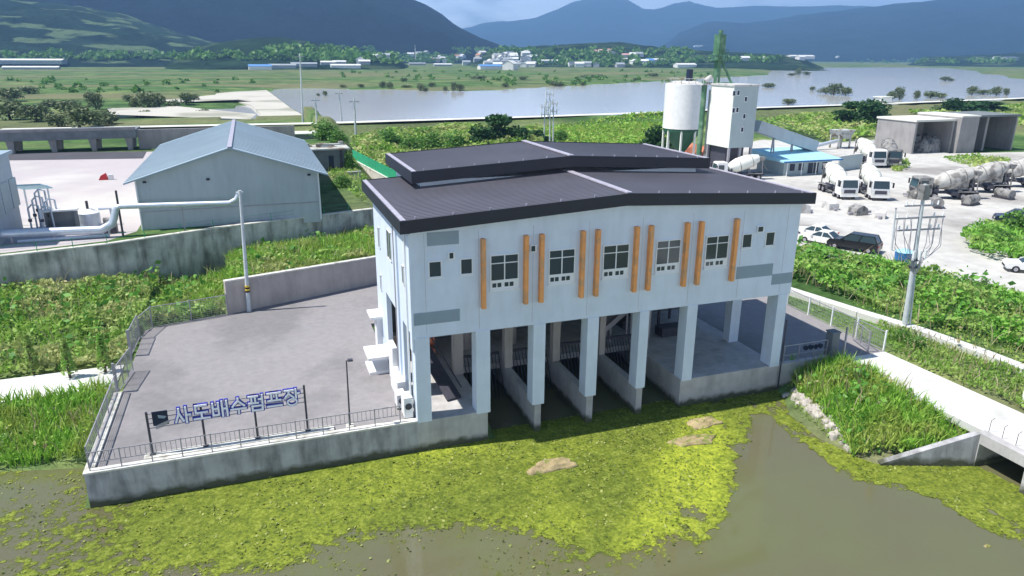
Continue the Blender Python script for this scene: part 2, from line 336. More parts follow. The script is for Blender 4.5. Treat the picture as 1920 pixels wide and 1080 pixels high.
def groundmat():
    m, nt, b = newmat('ground_soil_and_grass'); L = nt.links.new; g = N(nt, 'ShaderNodeNewGeometry')
    n1 = N(nt, 'ShaderNodeTexNoise'); n1.inputs['Scale'].default_value = .05; n1.inputs['Detail'].default_value = 8; n1.inputs['Roughness'].default_value = .62
    n2 = N(nt, 'ShaderNodeTexNoise'); n2.inputs['Scale'].default_value = .9; n2.inputs['Detail'].default_value = 6; n2.inputs['Roughness'].default_value = .7
    n3 = N(nt, 'ShaderNodeTexNoise'); n3.inputs['Scale'].default_value = .012; n3.inputs['Detail'].default_value = 6
    mp = N(nt, 'ShaderNodeMapping'); mp.inputs['Scale'].default_value = (.5, 1.6, 1); L(g.outputs['Position'], mp.inputs[0])
    L(g.outputs['Position'], n1.inputs[0]); L(g.outputs['Position'], n2.inputs[0]); L(mp.outputs[0], n3.inputs[0])
    r = N(nt, 'ShaderNodeValToRGB'); e = r.color_ramp.elements; e[0].position = .34; e[0].color = (.035, .075, .025, 1); e[1].position = .66; e[1].color = (.20, .24, .085, 1)
    k = e.new(.46); k.color = (.06, .12, .035, 1); k = e.new(.56); k.color = (.10, .17, .055, 1)
    L(n1.outputs['Fac'], r.inputs[0])
    r3 = N(nt, 'ShaderNodeMapRange'); r3.inputs[1].default_value = .46; r3.inputs[2].default_value = .60; r3.inputs[4].default_value = .85; L(n3.outputs['Fac'], r3.inputs[0])
    mx = N(nt, 'ShaderNodeMix', data_type='RGBA'); mx.inputs['B'].default_value = (.17, .165, .09, 1); L(r3.outputs[0], mx.inputs['Factor']); L(r.outputs[0], mx.inputs['A'])
    r2 = N(nt, 'ShaderNodeMapRange'); r2.inputs[1].default_value = .3; r2.inputs[2].default_value = .7; r2.inputs[3].default_value = .6; r2.inputs[4].default_value = 1.35; L(n2.outputs['Fac'], r2.inputs[0])
    v = N(nt, 'ShaderNodeVectorMath', operation='SCALE'); L(mx.outputs['Result'], v.inputs[0]); L(r2.outputs[0], v.inputs['Scale']); L(v.outputs[0], b.inputs['Base Color'])
    bp = N(nt, 'ShaderNodeBump'); bp.inputs['Strength'].default_value = .6; bp.inputs['Distance'].default_value = .3; L(n2.outputs['Fac'], bp.inputs['Height']); L(bp.outputs[0], b.inputs['Normal'])
    b.inputs['Roughness'].default_value = .95; b.inputs['Specular IOR Level'].default_value = .1
    return m
M['ground'] = groundmat()
o = npmesh('ground', np.stack([GX, GY, GZ], -1).reshape(-1, 3), F, M['ground'], smooth=True); tag(o, 'green and sandy ground of the river plain', kind='structure')

def watermat(name, c, rough, ior_spec, bscale, bstr, alt=None, ascale=.15):
    m, nt, b = newmat(name); L = nt.links.new; g = N(nt, 'ShaderNodeNewGeometry')
    b.inputs['Roughness'].default_value = rough; b.inputs['Specular IOR Level'].default_value = ior_spec; b.inputs['Base Color'].default_value = col(c)
    if alt:
        n3 = N(nt, 'ShaderNodeTexNoise'); n3.inputs['Scale'].default_value = ascale; n3.inputs['Detail'].default_value = 4; L(g.outputs['Position'], n3.inputs[0])
        r3 = N(nt, 'ShaderNodeMapRange'); r3.inputs[1].default_value = .4; r3.inputs[2].default_value = .62; L(n3.outputs['Fac'], r3.inputs[0])
        mx = N(nt, 'ShaderNodeMix', data_type='RGBA'); mx.inputs['A'].default_value = col(c); mx.inputs['B'].default_value = col(alt); L(r3.outputs[0], mx.inputs['Factor']); L(mx.outputs['Result'], b.inputs['Base Color'])
    n = N(nt, 'ShaderNodeTexNoise'); n.inputs['Scale'].default_value = bscale; n.inputs['Detail'].default_value = 3; L(g.outputs['Position'], n.inputs[0])
    bp = N(nt, 'ShaderNodeBump'); bp.inputs['Strength'].default_value = bstr; bp.inputs['Distance'].default_value = .02; L(n.outputs['Fac'], bp.inputs['Height']); L(bp.outputs[0], b.inputs['Normal'])
    return m
M['canalwater'] = watermat('murky_canal_water', (.12, .112, .062), .07, .5, 1.6, .22, (.12, .13, .06), .10)
M['riverwater'] = watermat('sky_pale_river_water', (.46, .465, .47), .12, .8, .05, .3, (.50, .50, .50), .006)  # pale sky reflection is put into the base colour
def sheet(name, poly, z, m, label, kind='structure', thick=0.0):
    b = MB(); n = len(poly)
    if thick: b.prism([(p[0], p[1]) for p in poly], 'z', z-thick, z)
    else: b.add([(p[0], p[1], z) for p in poly], [tuple(range(n))])
    o = b.build(name, m); tag(o, label, kind=kind); return o
sheet('canal_water', [(-95, 12), (4, 12), (32.6, 12), (32.6, -95), (-95, -95)], 0.0, M['canalwater'], 'murky green brown water of the canal')
sheet('river_water', [(-30, 170), (2600, 170), (2600, 2100), (-30, 2100)], -0.05, M['riverwater'], 'broad pale river behind the levee')
sheet('pond_water', [(p[0], p[1]) for p in [tuple(G(px, py, .35)[:2]) for px, py in ((195, 206), (330, 200), (500, 190), (530, 224), (480, 236), (200, 240))]], .35, M['riverwater'], 'shallow puddles on the sandy flat')

# ---- paved areas
YZ = 1.80
sheet('yard_pavement', [(-15.8, .35), (24.25, .35), (28.0, .35), (32.5, .1), (32.7, 26), (2.1, 26.2), (-10.05, 21.75), (-15.3, 20.4), (-15.8, 20)], YZ+.02, M['yard'], 'grey paved yard of the pumping station', thick=.2) if False else None
def ring(polyo): return polyo
sheet('yard_pavement', [(-15.8, .35), (-.02, .35), (-.02, 16.2), (2.3, 16.2), (2.3, 26.1), (-10.05, 21.75), (-15.3, 20.4), (-15.8, 20)], YZ+.02, M['yard'], 'grey paved yard with the name sign', thick=.25)
sheet('side_pavement', [(24.05, .35), (28.1, .35), (28.2, -.6), (32.35, -.6), (32.7, 10), (33.2, 30), (2.4, 30), (2.4, 16.25), (24.05, 16.25)], YZ+.035, M['yard'], 'shaded paving beside the pumping station', thick=.25)
sheet('concrete_road', [(28.25, -.62), (28.4, -5), (28.6, -10.9), (28.65, -14.2), (29.6, -22), (31.5, -45), (37, -45), (34.4, -22), (32.6, -11), (32.3, -.62)], 1.90, M['paleroad'], 'pale concrete road crossing the box culvert', thick=.42)
sheet('side_road', [(-16.4, 10.7), (-16.4, 14.3), (-60, 13.6), (-60, 10.2)], 1.62, M['paleroad'], 'pale concrete lane reaching the yard gate', thick=.3)
LOTP = [G(px, py, 2)[:2] for px, py in ((1150, 420), (1490, 470), (1560, 484), (1690, 503), (1800, 528), (1925, 562), (2200, 640), (2300, 420), (2150, 300), (1925, 285), (1780, 288), (1640, 262), (1560, 268), (1430, 262), (1300, 285), (1180, 300))]
sheet('gravel_lot', LOTP, 2.03, M['lot'], 'pale dusty lot of the ready mix plant')
sheet('works_yard', [(-80, 62), (-60, 28), (-27, 33), (-20, 34.8), (-18, 38), (-18, 50), (-18, 76), (-11, 84), (-8, 101), (-90, 99)], 5.33, M['lotleft'], 'pale yard behind the works')
sheet('dark_strip', [G(px, py, 5.35)[:2] for px, py in ((-150, 303), (268, 297), (275, 284), (-150, 288))], 5.36, M['darkstrip'], 'dark strip of ground below the viaduct')  # flat dark sheet just above the works yard
b = MB()
for i in range(1, len(LEV)-1):
    (x0, y0), (x1, y1) = LEV[i], LEV[i+1]; nx, ny = -(y1-y0), (x1-x0); k = 2.3/math.hypot(nx, ny); 
    b.add([(x0-nx*k, y0-ny*k, 4.06), (x1-nx*k, y1-ny*k, 4.06), (x1+nx*k, y1+ny*k, 4.06), (x0+nx*k, y0+ny*k, 4.06)], [(0, 1, 2, 3)])
tag(b.build('levee_road', M['bunkertop']), 'pale narrow road along the river levee', kind='structure')
sheet('sand_flat', [G(px, py, 1.1)[:2] for px, py in ((592, 229), (548, 205), (500, 169), (440, 172), (380, 178), (430, 188), (470, 196), (490, 214), (480, 224), (500, 233))], 1.15, M['sand'], 'bright sandy spit beside the river', thick=.8)
for k, (nm, pts) in enumerate((('long', ((300, 188), (400, 178), (470, 186), (330, 192))), ('low', ((200, 203), (330, 199), (480, 214), (470, 224), (210, 215))))):
    sheet('sand_patch', [G(px, py, 2.1)[:2] for px, py in pts], 2.12+.01*k, M['sand'], f'{nm} sandy patch among the bushes of the flat')

# ================================================================== HILLS (real ridges at their own distance)
def ridge(name, sil, D, depth, label, m, seed, amp=.10, base=0, nx=150, ny=46, rough=26.):
    """sil: skyline as pixels; D distance of the crest line; a heightfield that rises to it and falls away behind"""
    sil = sorted(sil); xs = np.linspace(sil[0][0], sil[-1][0], nx); ys = np.interp(xs, [p[0] for p in sil], [p[1] for p in sil])
    V = []
    for i, (px, py) in enumerate(zip(xs, ys)):
        d = ray(px, py); d = d/math.hypot(d[0], d[1]); az = np.array((d[0], d[1]))
        H = CAM[2]+d[2]*D; u_ = i/(nx-1); tp = float(sstep(0, .10, u_)*sstep(0, .10, 1-u_)); H = H*tp-3*(1-tp)
        for j in range(ny):
            t = j/(ny-1)*1.5   # 0 foot, 1 crest, 1.5 behind
            dist = D-depth*(1-t); x, y = CAM[0]+az[0]*dist, CAM[1]+az[1]*dist
            prof = math.sin(min(t, 1)*math.pi/2)**1.25 if t <= 1 else 1-(t-1)*1.2
            V.append((x, y, base, H, prof, t))
    V = np.array(V); x, y = V[:, 0], V[:, 1]
    n = fbm(x/(depth*.28), y/(depth*.28), 5, seed)-.5; rid = 1-np.abs(2*fbm(x/(depth*.20), y/(depth*.20), 4, seed+9)-1)*2.2
    prof = V[:, 4]*(1+(n*amp*2.2+(rid-.6)*amp*1.2)*(1-np.clip(V[:, 4], 0, 1)**3))
    prof = np.clip(prof, 0, 1.02)
    z = base+(V[:, 3]-base)*prof+(fbm(x/rough, y/rough, 3, seed+3)-.5)*rough*.22*np.clip(V[:, 5]*3, 0, 1)
    id_ = np.arange(nx*ny).reshape(nx, ny); F = np.stack([id_[:-1, :-1], id_[1:, :-1], id_[1:, 1:], id_[:-1, 1:]], -1).reshape(-1, 4)
    o = npmesh(name, np.stack([x, y, z], -1), F, m, smooth=True); return tag(o, label, kind='structure')
def forestmat(name, c, c2, s=.02, patch=None, pp=(.58, .66), ps=.004):
    m = mat(name, c, .95, nscale=s, namt=.45, alt=c2, altpos=(.42, .6), altscale=s*.3, spec=.05)
    nt0 = m.node_tree; gg = N(nt0, 'ShaderNodeNewGeometry'); nn = N(nt0, 'ShaderNodeTexNoise'); nn.inputs['Scale'].default_value = s*2.2; nn.inputs['Detail'].default_value = 8; nn.inputs['Roughness'].default_value = .7; nt0.links.new(gg.outputs['Position'], nn.inputs[0])
    bb_ = N(nt0, 'ShaderNodeBump'); bb_.inputs['Strength'].default_value = 1; bb_.inputs['Distance'].default_value = .5/s; nt0.links.new(nn.outputs['Fac'], bb_.inputs['Height']); nt0.links.new(bb_.outputs[0], nt0.nodes['Principled BSDF'].inputs['Normal'])
    if patch:
        nt = m.node_tree; b = nt.nodes['Principled BSDF']; src = b.inputs['Base Color'].links[0].from_socket
        g = N(nt, 'ShaderNodeNewGeometry'); mp = N(nt, 'ShaderNodeMapping'); mp.inputs['Scale'].default_value = (1, 1, 5); nt.links.new(g.outputs['Position'], mp.inputs[0])
        n = N(nt, 'ShaderNodeTexNoise'); n.inputs['Scale'].default_value = ps; n.inputs['Detail'].default_value = 6; nt.links.new(mp.outputs[0], n.inputs[0])
        r = N(nt, 'ShaderNodeMapRange'); r.inputs[1].default_value = pp[0]; r.inputs[2].default_value = pp[1]; nt.links.new(n.outputs['Fac'], r.inputs[0])
        x = N(nt, 'ShaderNodeMix', data_type='RGBA'); x.inputs['B'].default_value = col(patch); nt.links.new(r.outputs[0], x.inputs['Factor']); nt.links.new(src, x.inputs['A']); nt.links.new(x.outputs['Result'], b.inputs['Base Color'])
    return m
M['forest_shade_tint'] = forestmat('cloud_shade_forest', (.006, .010, .018), (.009, .016, .02), .015)  # forest colour blackened to paint in the cloud shadow
M['forest_near'] = forestmat('terraced_hill', (.014, .035, .025), (.026, .055, .035), .02, (.15, .22, .11), (.54, .60), .012)
M['forest_far'] = forestmat('far_blue_forest', (.012, .03, .04), (.018, .04, .05), .004)  # low bluish base with the mountains' cloud shade put into the colour
M['forest_mid'] = forestmat('mid_blue_forest', (.008, .022, .03), (.014, .032, .035), .006)  # same cloud shade coloured into the middle range
M['forest_low'] = forestmat('low_wooded_hill', (.012, .03, .016), (.025, .055, .025), .03, (.07, .11, .05), (.54, .60), .014)
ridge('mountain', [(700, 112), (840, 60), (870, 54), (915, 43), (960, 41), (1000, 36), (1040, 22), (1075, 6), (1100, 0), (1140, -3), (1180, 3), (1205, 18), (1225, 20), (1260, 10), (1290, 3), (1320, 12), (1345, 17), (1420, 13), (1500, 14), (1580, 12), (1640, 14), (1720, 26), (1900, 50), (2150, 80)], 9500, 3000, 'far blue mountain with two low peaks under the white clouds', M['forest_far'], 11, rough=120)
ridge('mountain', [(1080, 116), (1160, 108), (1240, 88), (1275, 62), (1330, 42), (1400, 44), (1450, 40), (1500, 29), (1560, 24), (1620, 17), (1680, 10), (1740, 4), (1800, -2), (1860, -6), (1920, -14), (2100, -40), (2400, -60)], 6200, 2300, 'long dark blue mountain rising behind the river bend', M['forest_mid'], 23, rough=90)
ridge('mountain', [(-500, -240), (-200, -190), (0, -160), (300, -130), (600, -60), (700, -32), (768, -2), (800, 12), (830, 30), (850, 46), (880, 62), (905, 73), (940, 84), (990, 93), (1060, 104)], 2900, 1050, 'steep navy mountain with cloud shadow coloured into its forest over the village', M['forest_shade_tint'], 31, amp=.12, rough=60)
ridge('hill', [(-500, -60), (-200, -30), (0, 0), (80, 8), (150, 14), (210, 24), (250, 34), (330, 62), (420, 84), (520, 100), (600, 108)], 1900, 650, 'green hill with pale terraced clearings at its foot', M['forest_near'], 41, amp=.14, rough=40)
ridge('hill', [(290, 108), (340, 96), (400, 82), (470, 70), (520, 71), (580, 80), (640, 92), (720, 104), (780, 110)], 1350, 330, 'low wooded hill before the navy mountain', M['forest_low'], 47, amp=.15, rough=28)
ridge('hill', [(850, 112), (900, 98), (960, 90), (1030, 86), (1100, 82), (1160, 80), (1210, 86), (1290, 94), (1380, 98), (1480, 104), (1560, 110)], 1750, 420, 'low dark wooded hill carrying the village', M['forest_low'], 53, amp=.15, rough=26)
ridge('hill', [(1680, 118), (1740, 108), (1830, 104), (1900, 100), (2000, 96), (2300, 92)], 2700, 600, 'low wooded rise past the end of the river', M['forest_low'], 59, amp=.15, rough=34)
# ================================================================== PUMPING STATION
CT = (0, 0, 1.9)
B = empty('pumping_station', (12.1, 0, 0), 'white pumping station with dark gabled roofs and orange fins above the canal', 'building')
w_ = MB()
w_.prism([(0, 6.74), (24.2, 6.74), (24.2, 12.5), (12.1, 13.12), (0, 12.5)], 'y', 0, 12.0)
wall = w_.build('wall', M['facade'], B)
# ground-floor walls: left side panels between the two tall openings, rear wall, rear block
g_ = MB(); g_.box(0, .3, 3.05, 4.75, 1.8, 6.74); g_.box(0, .3, 8.4, 12.0, 1.8, 6.74); g_.box(2.4, 22.0, 12.0, 16.2, 1.8, 13.7); g_.box(2.4, 22.0, 8.3, 12.0, 12.7, 13.7)
g_.build('lower_wall', M['facade'], B)
MB().box(.3, 24.2, 11.7, 12.0, -1.5, 6.74).build('rear_wall', M['shadewall'], B)  # dark material puts the shade of the open bays into the wall colour
MB().box(0, 4.05, 0, 11.6, -1.6, 1.86).build('deck_block', M['concrete'], B)
MB().box(16.62, 23.99, 0, 11.6, -1.6, 1.86).build('deck_block', M['concrete'], B)
cols = [(.02, .82), (3.40, 4.20), (6.75, 7.47), (10.08, 10.78), (13.45, 14.07), (16.68, 17.38), (23.28, 24.0)]
for i, (x0, x1) in enumerate(cols):
    y1 = .95 if i in (0, 6) else .85
    MB().box(x0, x1, -.035, y1, (1.78 if i not in (0,) else 1.80), 6.76).build('column', M['facade'], B)
for x0, x1 in cols[1:6]:
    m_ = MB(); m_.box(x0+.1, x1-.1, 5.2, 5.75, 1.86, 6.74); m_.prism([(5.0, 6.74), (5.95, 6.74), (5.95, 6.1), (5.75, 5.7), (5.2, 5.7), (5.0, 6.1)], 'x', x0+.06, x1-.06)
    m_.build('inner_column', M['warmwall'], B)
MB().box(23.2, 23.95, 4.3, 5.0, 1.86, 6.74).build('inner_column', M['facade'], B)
for x0, x1 in ((6.9, 7.29), (10.2, 10.62), (13.55, 13.95)):
    MB().box(x0, x1, .0, 11.5, -1.6, 1.86).build('pier', M['concrete'], B)
MB().box(4.05, 16.62, 6.2, 11.6, 1.45, 1.84).build('gallery_floor', M['concrete'], B)
# trash screens standing in each channel
for x0, x1 in ((4.1, 6.85), (7.35, 10.15), (10.68, 13.5), (14.0, 16.55)):
    s_ = MB(); 
    for k in range(12):
        x = x0+.1+(x1-x0-.2)*k/11; s_.bar((x, 4.2, -1.2), (x, 6.3, 2.6), .05)
    s_.bar((x0+.05, 6.25, 2.55), (x1-.05, 6.25, 2.55), .14); s_.build('trash_screen', M['darksteel'], B)
cv = MB(); cv.bar((13.9, 7.2, 2.1), (18.6, 7.2, 5.6), .7, .12); cv.bar((13.9, 6.85, 2.3), (18.6, 6.85, 5.8), .06, .3); cv.bar((13.9, 7.55, 2.3), (18.6, 7.55, 5.8), .06, .3)
for x, z in ((15.2, 3.0), (16.8, 4.2), (18.3, 5.4)): cv.bar((x, 6.9, 1.86), (x, 6.9, z), .12); cv.bar((x, 7.5, 1.86), (x, 7.5, z), .12)
cv.build('inner_conveyor', M['steel'], B)
cv = MB(); cv.bar((16.9, 8.8, 2.3), (22.6, 9.6, 6.1), 1.2, .5)
for s_ in (-.75, .75): cv.bar((16.9, 8.8+s_, 2.6), (22.6, 9.6+s_, 6.4), .08, .5)
for x, z in ((18.2, 3.0), (20.0, 4.2), (21.8, 5.4)): cv.bar((x, 8.5, 1.86), (x, 8.5, z), .16); cv.bar((x, 9.9, 1.86), (x, 9.9, z), .16)
cv.box(19.2, 21.0, 6.6, 7.6, 1.86, 2.5); cv.build('waste_conveyor', M['darksteel'], B)
pm = MB(); pm.tube([(.5, 9.8, 1.86), (.5, 9.8, 3.3)], .35, 10); pm.tube([(5.4, 9.3, 1.84), (5.4, 9.3, 4.6)], .4, 10); pm.tube([(8.7, 9.3, 1.84), (8.7, 9.3, 4.6)], .4, 10); pm.tube([(12.1, 9.3, 1.84), (12.1, 9.3, 4.6)], .4, 10)
for x in (5.4, 8.7, 12.1): pm.tube([(x, 9.3, 4.2), (x, 11.7, 4.2)], .3, 10); pm.tube([(x, 9.3, 4.6), (x, 9.3, 5.3)], [.25, .2], 10)
pm.build('pump_unit', M['warmwall'], B)
om = MB(); om.box(1.6, 3.0, 8.2, 10, 1.86, 2.5); om.tube([(1.5, 9.1, 3.0), (3.1, 9.1, 3.0)], .5, 12); om.box(1.9, 2.6, 8.5, 9.7, 3.3, 4.0); om.build('orange_machine', M['orangepile'], B)
st = MB(); st.bar((2.6, 1.9, 1.95), (1.3, 8.0, 4.6), .9, .12); st.bar((3.05, 1.9, 2.6), (1.75, 8.0, 5.4), .06, .06); st.build('stair_flight', M['darksteel'], B)
# roofs
def gable(y0, y1, x0, x1, ze, za, th, nm):
    xa = (x0+x1)/2
    r = MB(); r.prism([(x0+.02, ze), (xa, za), (x1-.02, ze), (x1-.02, ze-th*.8), (xa, za-th*.8), (x0+.02, ze-th*.8)], 'y', y0+.02, y1-.02)
    n = int((y1-y0)/.33)
    for k in range(1, n):
        y = y0+(y1-y0)*k/n
        r.bar((x0+.3, y, ze+.028), (xa-.15, y, za+.018), .018, .02); r.bar((xa+.15, y, za+.018), (x1-.3, y, ze+.028), .018, .02)
    ro = r.build(nm, M['roof'], B)
    f = MB()
    for yy in ((y0-.03, y0), (y1, y1+.03)):
        f.prism([(x0, ze+.05), (xa, za+.05), (x1, ze+.05), (x1, ze-th), (xa, za-th), (x0, ze-th)], 'y', yy[0], yy[1])
    f.box(x0-.03, x0, y0-.03, y1+.03, ze-th, ze+.05); f.box(x1, x1+.03, y0-.03, y1+.03, ze-th, ze+.05)
    f.prism([(x0+.02, ze-th), (xa, za-th), (x1-.02, ze-th), (x1-.02, ze-th+.06), (xa, za-th+.06), (x0+.02, ze-th+.06)], 'y', y0, y1)
    f.build('fascia', M['fascia'], ro)
    q = MB(); q.bar((xa, y0+.02, za+.07), (xa, y1-.02, za+.07), .34, .07); q.build('ridge_cap', M['ridge'], ro)
    for xx in (x0+.16, x1-.16): q = MB(); q.bar((xx, y0+.05, ze+.05), (xx, y1-.05, ze+.05), .26, .05); q.build('edge_flashing', M['ridge'], ro)
    g = MB()
    for k in range(13):
        x = x0+.8+(x1-x0-1.6)*k/12; zz = ze+(za-ze)*(1-abs(x-xa)/(xa-x0)); g.bar((x, y0+.25, zz), (x, y0+.25, zz+.13), .07)
    g.build('snow_guard', M['ridge'], ro)
    return ro
gable(-.45, 12.45, -.55, 24.75, 13.17, 13.86, .62, 'roof')
zu = A(1071, 293.4, 7.7)[2]
gable(7.7, 16.6, 1.78, 22.65, 14.30, zu, .66, 'upper_roof')
# grey paint bands, slightly proud of the wall
for x0, x1, z0, z1 in ((.86, 2.54, 11.73, 12.44), (.03, 2.52, 7.49, 8.17), (19.93, 22.6, 8.1, 8.88), (22.62, 24.18, 7.47, 8.16)):
    MB().box(x0, x1, -.012, .01, z0, z1).build('grey_band', M['greyband'], B)
for x in (.7, 3.6, 6.66, 9.98, 13.3, 16.6, 20.1, 23.3): MB().box(x-.008, x+.008, -.004, .002, 6.9, 12.4).build('panel_joint', M['steel'], B)
# orange fins
for x in (3.8, 6.2, 7.1, 9.53, 10.43, 12.85, 13.76, 16.13, 17.07, 19.5):
    MB().box(x-.11, x+.11, -.30, -.0, 8.09, 11.93).build('fin', M['orange'], B)
# main windows: frame > panes, sill
def win(x0, x1, z0, z1, big=True):
    f = MB(); t = .06
    def fr(a0, a1, b0, b1): f.box(a0, a1, -.05, .02, b0, b1)
    fr(x0, x1, z1-t, z1); fr(x0, x1, z0, z0+t); fr(x0, x0+t, z0+t, z1-t); fr(x1-t, x1, z0+t, z1-t)
    if big:
        zl = z0+.50; xm = (x0+x1)/2; zt = z0+.5+(z1-z0-.5)*.66
        fr(x0+t, x1-t, zl, zl+.06); fr(xm-.03, xm+.03, zl+.06, z1-t); fr(x0+t, xm-.03, zt, zt+.05); fr(xm+.03, x1-t, zt, zt+.05)
        f.box(x0+t, x1-t, -.035, .0, z0+t, zl)
    fo = f.build('window', M['whiteframe'], B)
    g = MB()
    if big:
        for a0, a1 in ((x0+t, (x0+x1)/2-.03), ((x0+x1)/2+.03, x1-t)):
            g.box(a0, a1, -.02, .0, zl+.06, z1-t)
    else: g.box(x0+t, x1-t, -.02, .0, z0+t, z1-t)
    g.build('pane', M['glass'], fo)
    if big:
        for k in (.03, .31, .71, .99):
            xx = x0+t+.03+k*(x1-x0-.3)/1.3; v = MB(); v.box(xx, xx+.22, -.045, -.03, z0+.16, z0+.40); v.build('vent', M['glass'], fo)
    MB().box(x0-.05, x1+.05, -.09, .01, z0-.06, z0).build('sill', M['whiteframe'], fo)
for x0, x1 in ((4.22, 5.84), (7.57, 9.15), (10.85, 12.5), (14.24, 15.85), (17.55, 19.15)): win(x0, x1, 9.0, 10.97)
for x0, x1 in ((.88, 1.6), (2.57, 3.27), (20.08, 20.8), (21.77, 22.46)): win(x0, x1, 10.03, 10.93, False)
for x0, x1 in ((1.95, 2.3), (6.47, 6.84), (14.75, 15.08), (21.07, 21.56)):
    if x0 == 14.75: continue
    v = MB(); v.box(x0, x1, -.10, 0, 10.95, 11.35); vo = v.build('vent_hood', M['whiteframe'], B)
    MB().box(x0+.05, x1-.10, -.11, -.10, 11.0, 11.3).build('vent', M['glass'], vo)
# left side windows, pilaster, downpipes, canopies
def winx(y0, y1, z0, z1):
    f = MB(); t = .06
    for a in ((y0, y1, z1-t, z1), (y0, y1, z0, z0+t), (y0, y0+t, z0, z1), (y1-t, y1, z0, z1), ((y0+y1)/2-.02, (y0+y1)/2+.02, z0, z1)): f.box(-.05, .02, *a)
    fo = f.build('window', M['whiteframe'], B); MB().box(-.02, .0, y0+t, y1-t, z0+t, z1-t).build('pane', M['glass'], fo)
winx(5.6, 7.0, 9.4, 11.2); winx(1.9, 2.5, 9.1, 10.2); winx(9.7, 10.3, 9.2, 10.6); winx(9.9, 10.4, 6.3, 7.4)
MB().box(-.10, 0, 3.75, 4.25, 1.8, 12.4).build('pilaster', M['facade'], B)
MB().box(-.10, .0, .0, .55, 6.0, 12.42).build('pilaster', M['facade'], B)
d = MB(); d.tube([(-.16, .8, 12.5), (-.16, .8, 2.0)], .06, 8); d.build('downpipe', M['whiteframe'], B)
d = MB(); d.tube([(-.08, 4.45, 12.5), (-.08, 4.45, 2.0)], .06, 8); d.build('downpipe', M['steel'], B)
cp = MB(); cp.box(-1.55, 0, 6.9, 9.0, 2.82+.0, 3.0); cp.box(-1.5, -.1, 7.0, 8.9, 1.8, 2.0); cp.build('canopy', M['whitepaint'], B)
cp = MB(); cp.box(-.8, 0, 10.4, 12.1, 4.25, 4.4); cp.box(-.35, 0, 10.8, 11.8, 1.8, 4.25); cp.build('entrance_porch', M['whitepaint'], B)
lw = MB(); lw.box(-.5, -.02, 2.9, 5.2, 1.8, 3.0); lw.box(-.32, -.02, 5.2, 6.6, 1.8, 4.2); lw.build('parapet', M['whitepaint'], B)
# air conditioner standing by the corner
T = empty('air_conditioner', (-.35, .75, YZ), 'white outdoor air conditioner by the corner column at the end of the railing', 'air conditioner')
MB().box(-.60, -.12, .45, 1.35, 1.95, 3.15).build('casing', M['whitepaint'], T)
q = MB(); q.tube([(-.36, .44, 2.65), (-.36, .40, 2.65)], .19, 14); q.build('fan_grille', M['darksteel'], T)
q = MB(); [q.box(-.58, -.14, y, y+.07, 1.82, 1.96) for y in (.55, 1.2)]; q.build('foot', M['darksteel'], T)
T = empty('air_conditioner', (-.5, 2.1, YZ), 'white outdoor air conditioner on the pale plinth behind the corner unit', 'air conditioner')
MB().box(-.75, -.25, 1.75, 2.6, 1.95, 2.75).build('casing', M['whitepaint'], T)
q = MB(); q.tube([(-.5, 1.74, 2.4), (-.5, 1.70, 2.4)], .17, 14); q.build('fan_grille', M['darksteel'], T)
q = MB(); [q.box(-.75, -.25, y, y+.07, 1.82, 1.96) for y in (1.85, 2.4)]; q.build('foot', M['darksteel'], T)

# ================================================================== YARD WALLS
T = empty('retaining_wall', (-8, .1, 0), 'stained grey retaining wall rising from the algae below the name sign', 'wall')
b = MB(); b.box(-16.15, -.0, .0, .35, -1.6, 1.84); b.box(-16.15, -15.85, .35, 9.2, -1.6, 1.84); b.build('wall_face', M['concrete_wet'], T)
b = MB(); b.box(-16.2, .0, -.03, .42, 1.84, 1.93); b.box(-16.2, -15.75, .42, 9.2, 1.84, 1.93); b.build('coping', M['coping'], T)
b = MB(); b.box(-13.6, -4.4, .42, .95, 1.80, 1.99); b.build('sign_plinth', M['coping'], T)
T = empty('retaining_wall', (26, .1, 0), 'plain grey retaining wall between the pumping station and the grassy bank', 'wall')
b = MB(); b.box(24.02, 28.25, .0, .35, -.6, 1.86); b.build('wall_face', M['concrete'], T); b = MB(); b.tube([(24.12, -.08, 5.0), (24.12, -.08, .2)], .05, 8); b.build('drain_pipe', M['darksteel'], T)
def wallrun(name, pts, th, m, label, cop=None, cat='wall', base=0.):
    T = empty(name, (pts[0][0], pts[0][1], base), label, cat); b = MB(); c = MB()
    for (x0, y0, z0, t0), (x1, y1, z1, t1) in zip(pts[:-1], pts[1:]):
        d = np.array((x1-x0, y1-y0)); d = d/np.linalg.norm(d); n = np.array((-d[1], d[0]))*th
        b.add([(x0, y0, z0), (x1, y1, z1), (x1+n[0], y1+n[1], z1), (x0+n[0], y0+n[1], z0), (x0, y0, t0), (x1, y1, t1), (x1+n[0], y1+n[1], t1), (x0+n[0], y0+n[1], t0)], [(0, 3, 2, 1), (4, 5, 6, 7), (0, 1, 5, 4), (1, 2, 6, 5), (2, 3, 7, 6), (3, 0, 4, 7)])
        e = n/th*.04
        c.add([(x0-e[0], y0-e[1], t0), (x1-e[0], y1-e[1], t1), (x1+n[0]+e[0], y1+n[1]+e[1], t1), (x0+n[0]+e[0], y0+n[1]+e[1], t0), (x0-e[0], y0-e[1], t0+.1), (x1-e[0], y1-e[1], t1+.1), (x1+n[0]+e[0], y1+n[1]+e[1], t1+.1), (x0+n[0]+e[0], y0+n[1]+e[1], t0+.1)], [(0, 3, 2, 1), (4, 5, 6, 7), (0, 1, 5, 4), (1, 2, 6, 5), (2, 3, 7, 6), (3, 0, 4, 7)])
    b.build('wall_face', m, T)
    if cop: c.build('coping', cop, T)
    return T
wallrun('retaining_wall', [(-10.1, 21.75, 1.5, 4.42), (2.35, 26.2, 1.5, 4.15)], .35, M['warmwall'], 'low concrete wall behind the paved yard with weeds on top', M['coping'])
wp = [(x, y, 1.0, 5.5) for x, y in WALL]
